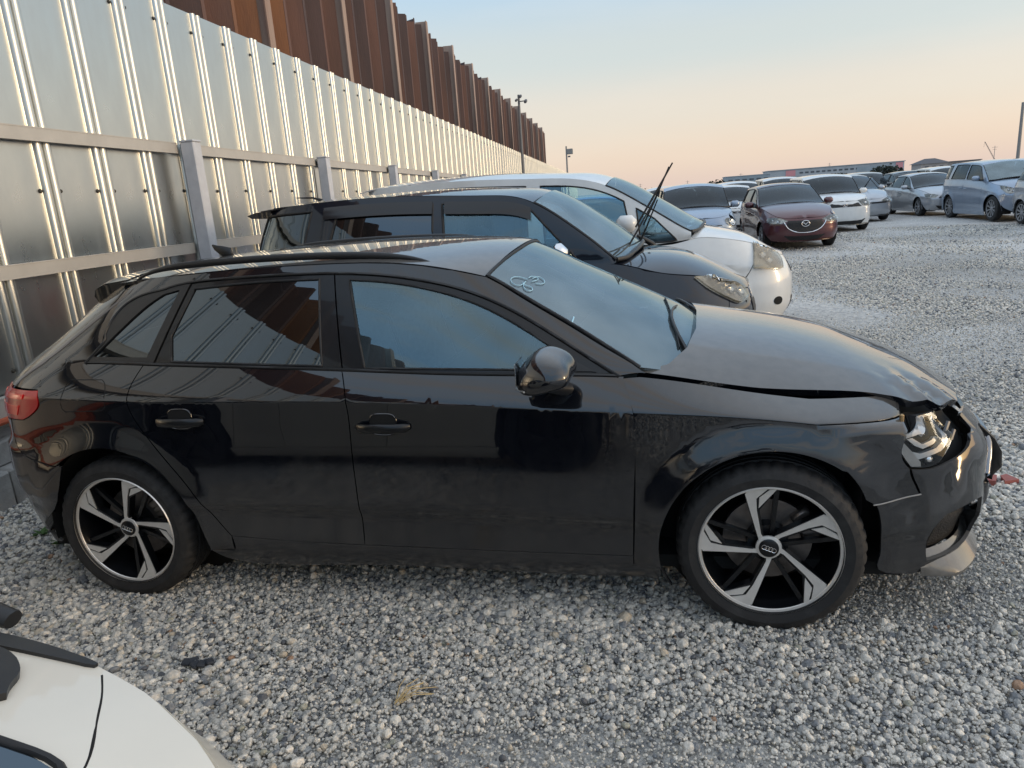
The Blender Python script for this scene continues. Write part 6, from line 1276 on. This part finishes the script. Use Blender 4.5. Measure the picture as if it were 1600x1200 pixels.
pole('utility_pole', 20.05, 40, 4.5, .10, 'tall bare pole against the right edge of the photo', 'pole', lean=.0)
for k, (x, y, h, lb) in enumerate(((142, 360, 9.2, 'utility pole with cross arms left of the crane'), (190, 420, 8.5, 'far utility pole right of the crane'), (42, 420, 6.5, 'short pole above the blue grey warehouse'), (-12, 420, 5.0, 'thin far pole right of the fence lamp post'), (14, 430, 4.9, 'thin far pole left of the blue grey warehouse'), (95, 460, 9.0, 'thin pole rising behind the long pale shed'))):
    pole('utility_pole', x, y, h, .14, lb, 'pole', arms=((h - .6, 2.2, 0), (h - 1.5, 1.6, 0)))
cr_ = empty('crane', (100.4 * 1.5, 390, 0), 0, 'lattice crane boom leaning left on the horizon', 'crane'); bm_ = MB(); P0_, P1_ = Vector((4.5, 0, 1.5)), Vector((-1.5, 0, 12.0))
for dx in (-.25, .25): bm_.tube([P0_ + Vector((dx, 0, 0)), P1_ + Vector((dx * .5, 0, 0))], .07, 4)
for k in range(12):
    a_, b_ = P0_.lerp(P1_, k / 12), P0_.lerp(P1_, (k + 1) / 12); sgn = 1 if k % 2 else -1; bm_.tube([a_ + Vector((.25 * sgn, 0, 0)), b_ - Vector((.2 * sgn, 0, 0))], .05, 4)
bm_.build('boom', M_steel, cr_); MB().box((4.6, 0, 1.2), (2.6, 2, 2.2), bev=.2).build('cab', M_steel, cr_); MB().tube([P1_, P1_ + Vector((-.3, 0, -2.4))], .04, 4).build('cable', M_steel, cr_)
# ------------------------------------------------------------------ small things on the gravel
M_brick = pm('red_plastic', (.36, .10, .08), rough=.6, var=.3, vscale=20)
def flat_piece(name, pts, z, mat, label, cat_):
    m = MB().prism(pts, .004, z); o = m.build(name, mat, auto=20); tag(o, label, cat_); return o
flat_piece('red_debris', [(3.80, .52), (3.90, .49), (3.935, .57), (3.88, .62), (3.82, .60)], .035, M_brick, 'broken flat red piece on the gravel by the car nose, nearer the bumper', 'debris')
flat_piece('red_debris', [(3.945, .50), (4.02, .53), (3.99, .60), (3.955, .58)], .03, M_brick, 'pointed broken red piece on the gravel, right of the bigger red piece', 'debris')
M_weed = pm('weed_leaf', (.07, .16, .03), rough=.6, var=.4, vscale=30); M_straw = pm('dry_straw', (.45, .34, .17), rough=.8)
def weed(x, y, s_, lb, n=26):
    V = []; F = []
    for i in range(n):
        a = RNG.uniform(0, 6.28); L_ = s_ * RNG.uniform(.5, 1); w_ = L_ * .16; d = Vector((math.cos(a), math.sin(a), 0)); p = Vector((-d.y, d.x, 0)); k = len(V); up = RNG.uniform(.25, .9)
        V += [tuple(d * L_ * .1), tuple(d * L_ * .5 + p * w_ + Vector((0, 0, L_ * up * .6))), tuple(d * L_ + Vector((0, 0, L_ * up * .7))), tuple(d * L_ * .5 - p * w_ + Vector((0, 0, L_ * up * .55)))]; F.append((k, k + 1, k + 2, k + 3))
    o = mesh_obj('weed', V, F, M_weed); o.location = (x, y, .005); tag(o, lb, 'weed')
weed(-1.02, -.36, .07, 'tiny green weed in the gravel behind the rear bumper, farther from the tyre'); weed(-.80, -.44, .085, 'tiny green weed in the gravel touching the rear tyre side')
st_ = MB()
for k in range(9):
    a = .9 + RNG.normal() * .3; L_ = RNG.uniform(.06, .16); x0, y0 = 1.42 + RNG.normal() * .01, -1.43 + RNG.normal() * .01; st_.tube([(x0, y0, .02), (x0 + L_ * .5 * math.cos(a), y0 + L_ * .5 * math.sin(a), .045), (x0 + L_ * math.cos(a), y0 + L_ * math.sin(a), .03)], .0018, 4)
tag(st_.build('dry_stalk', M_straw), 'little tuft of dry straw lying on the gravel below the front door', 'straw')
M_rag = pm('dark_rag', (.03, .035, .045), rough=.8)
rg_ = MB()
for k in range(5): rg_.box((.555 + .022 * k, -1.31 + .012 * math.sin(k * 2), .022), (.035, .03, .012), Matrix.Rotation(.6 * k, 3, 'Z') @ Matrix.Rotation(.3, 3, 'X'), bev=.004)
tag(rg_.build('dark_scrap', M_rag), 'small dark blue scrap lying on the gravel below the rear door', 'scrap')
print('tris', sum(len(o.data.loop_triangles) if o.type=='MESH' and (o.data.calc_loop_triangles() or 1) else 0 for o in bpy.data.objects if o.type=='MESH'))
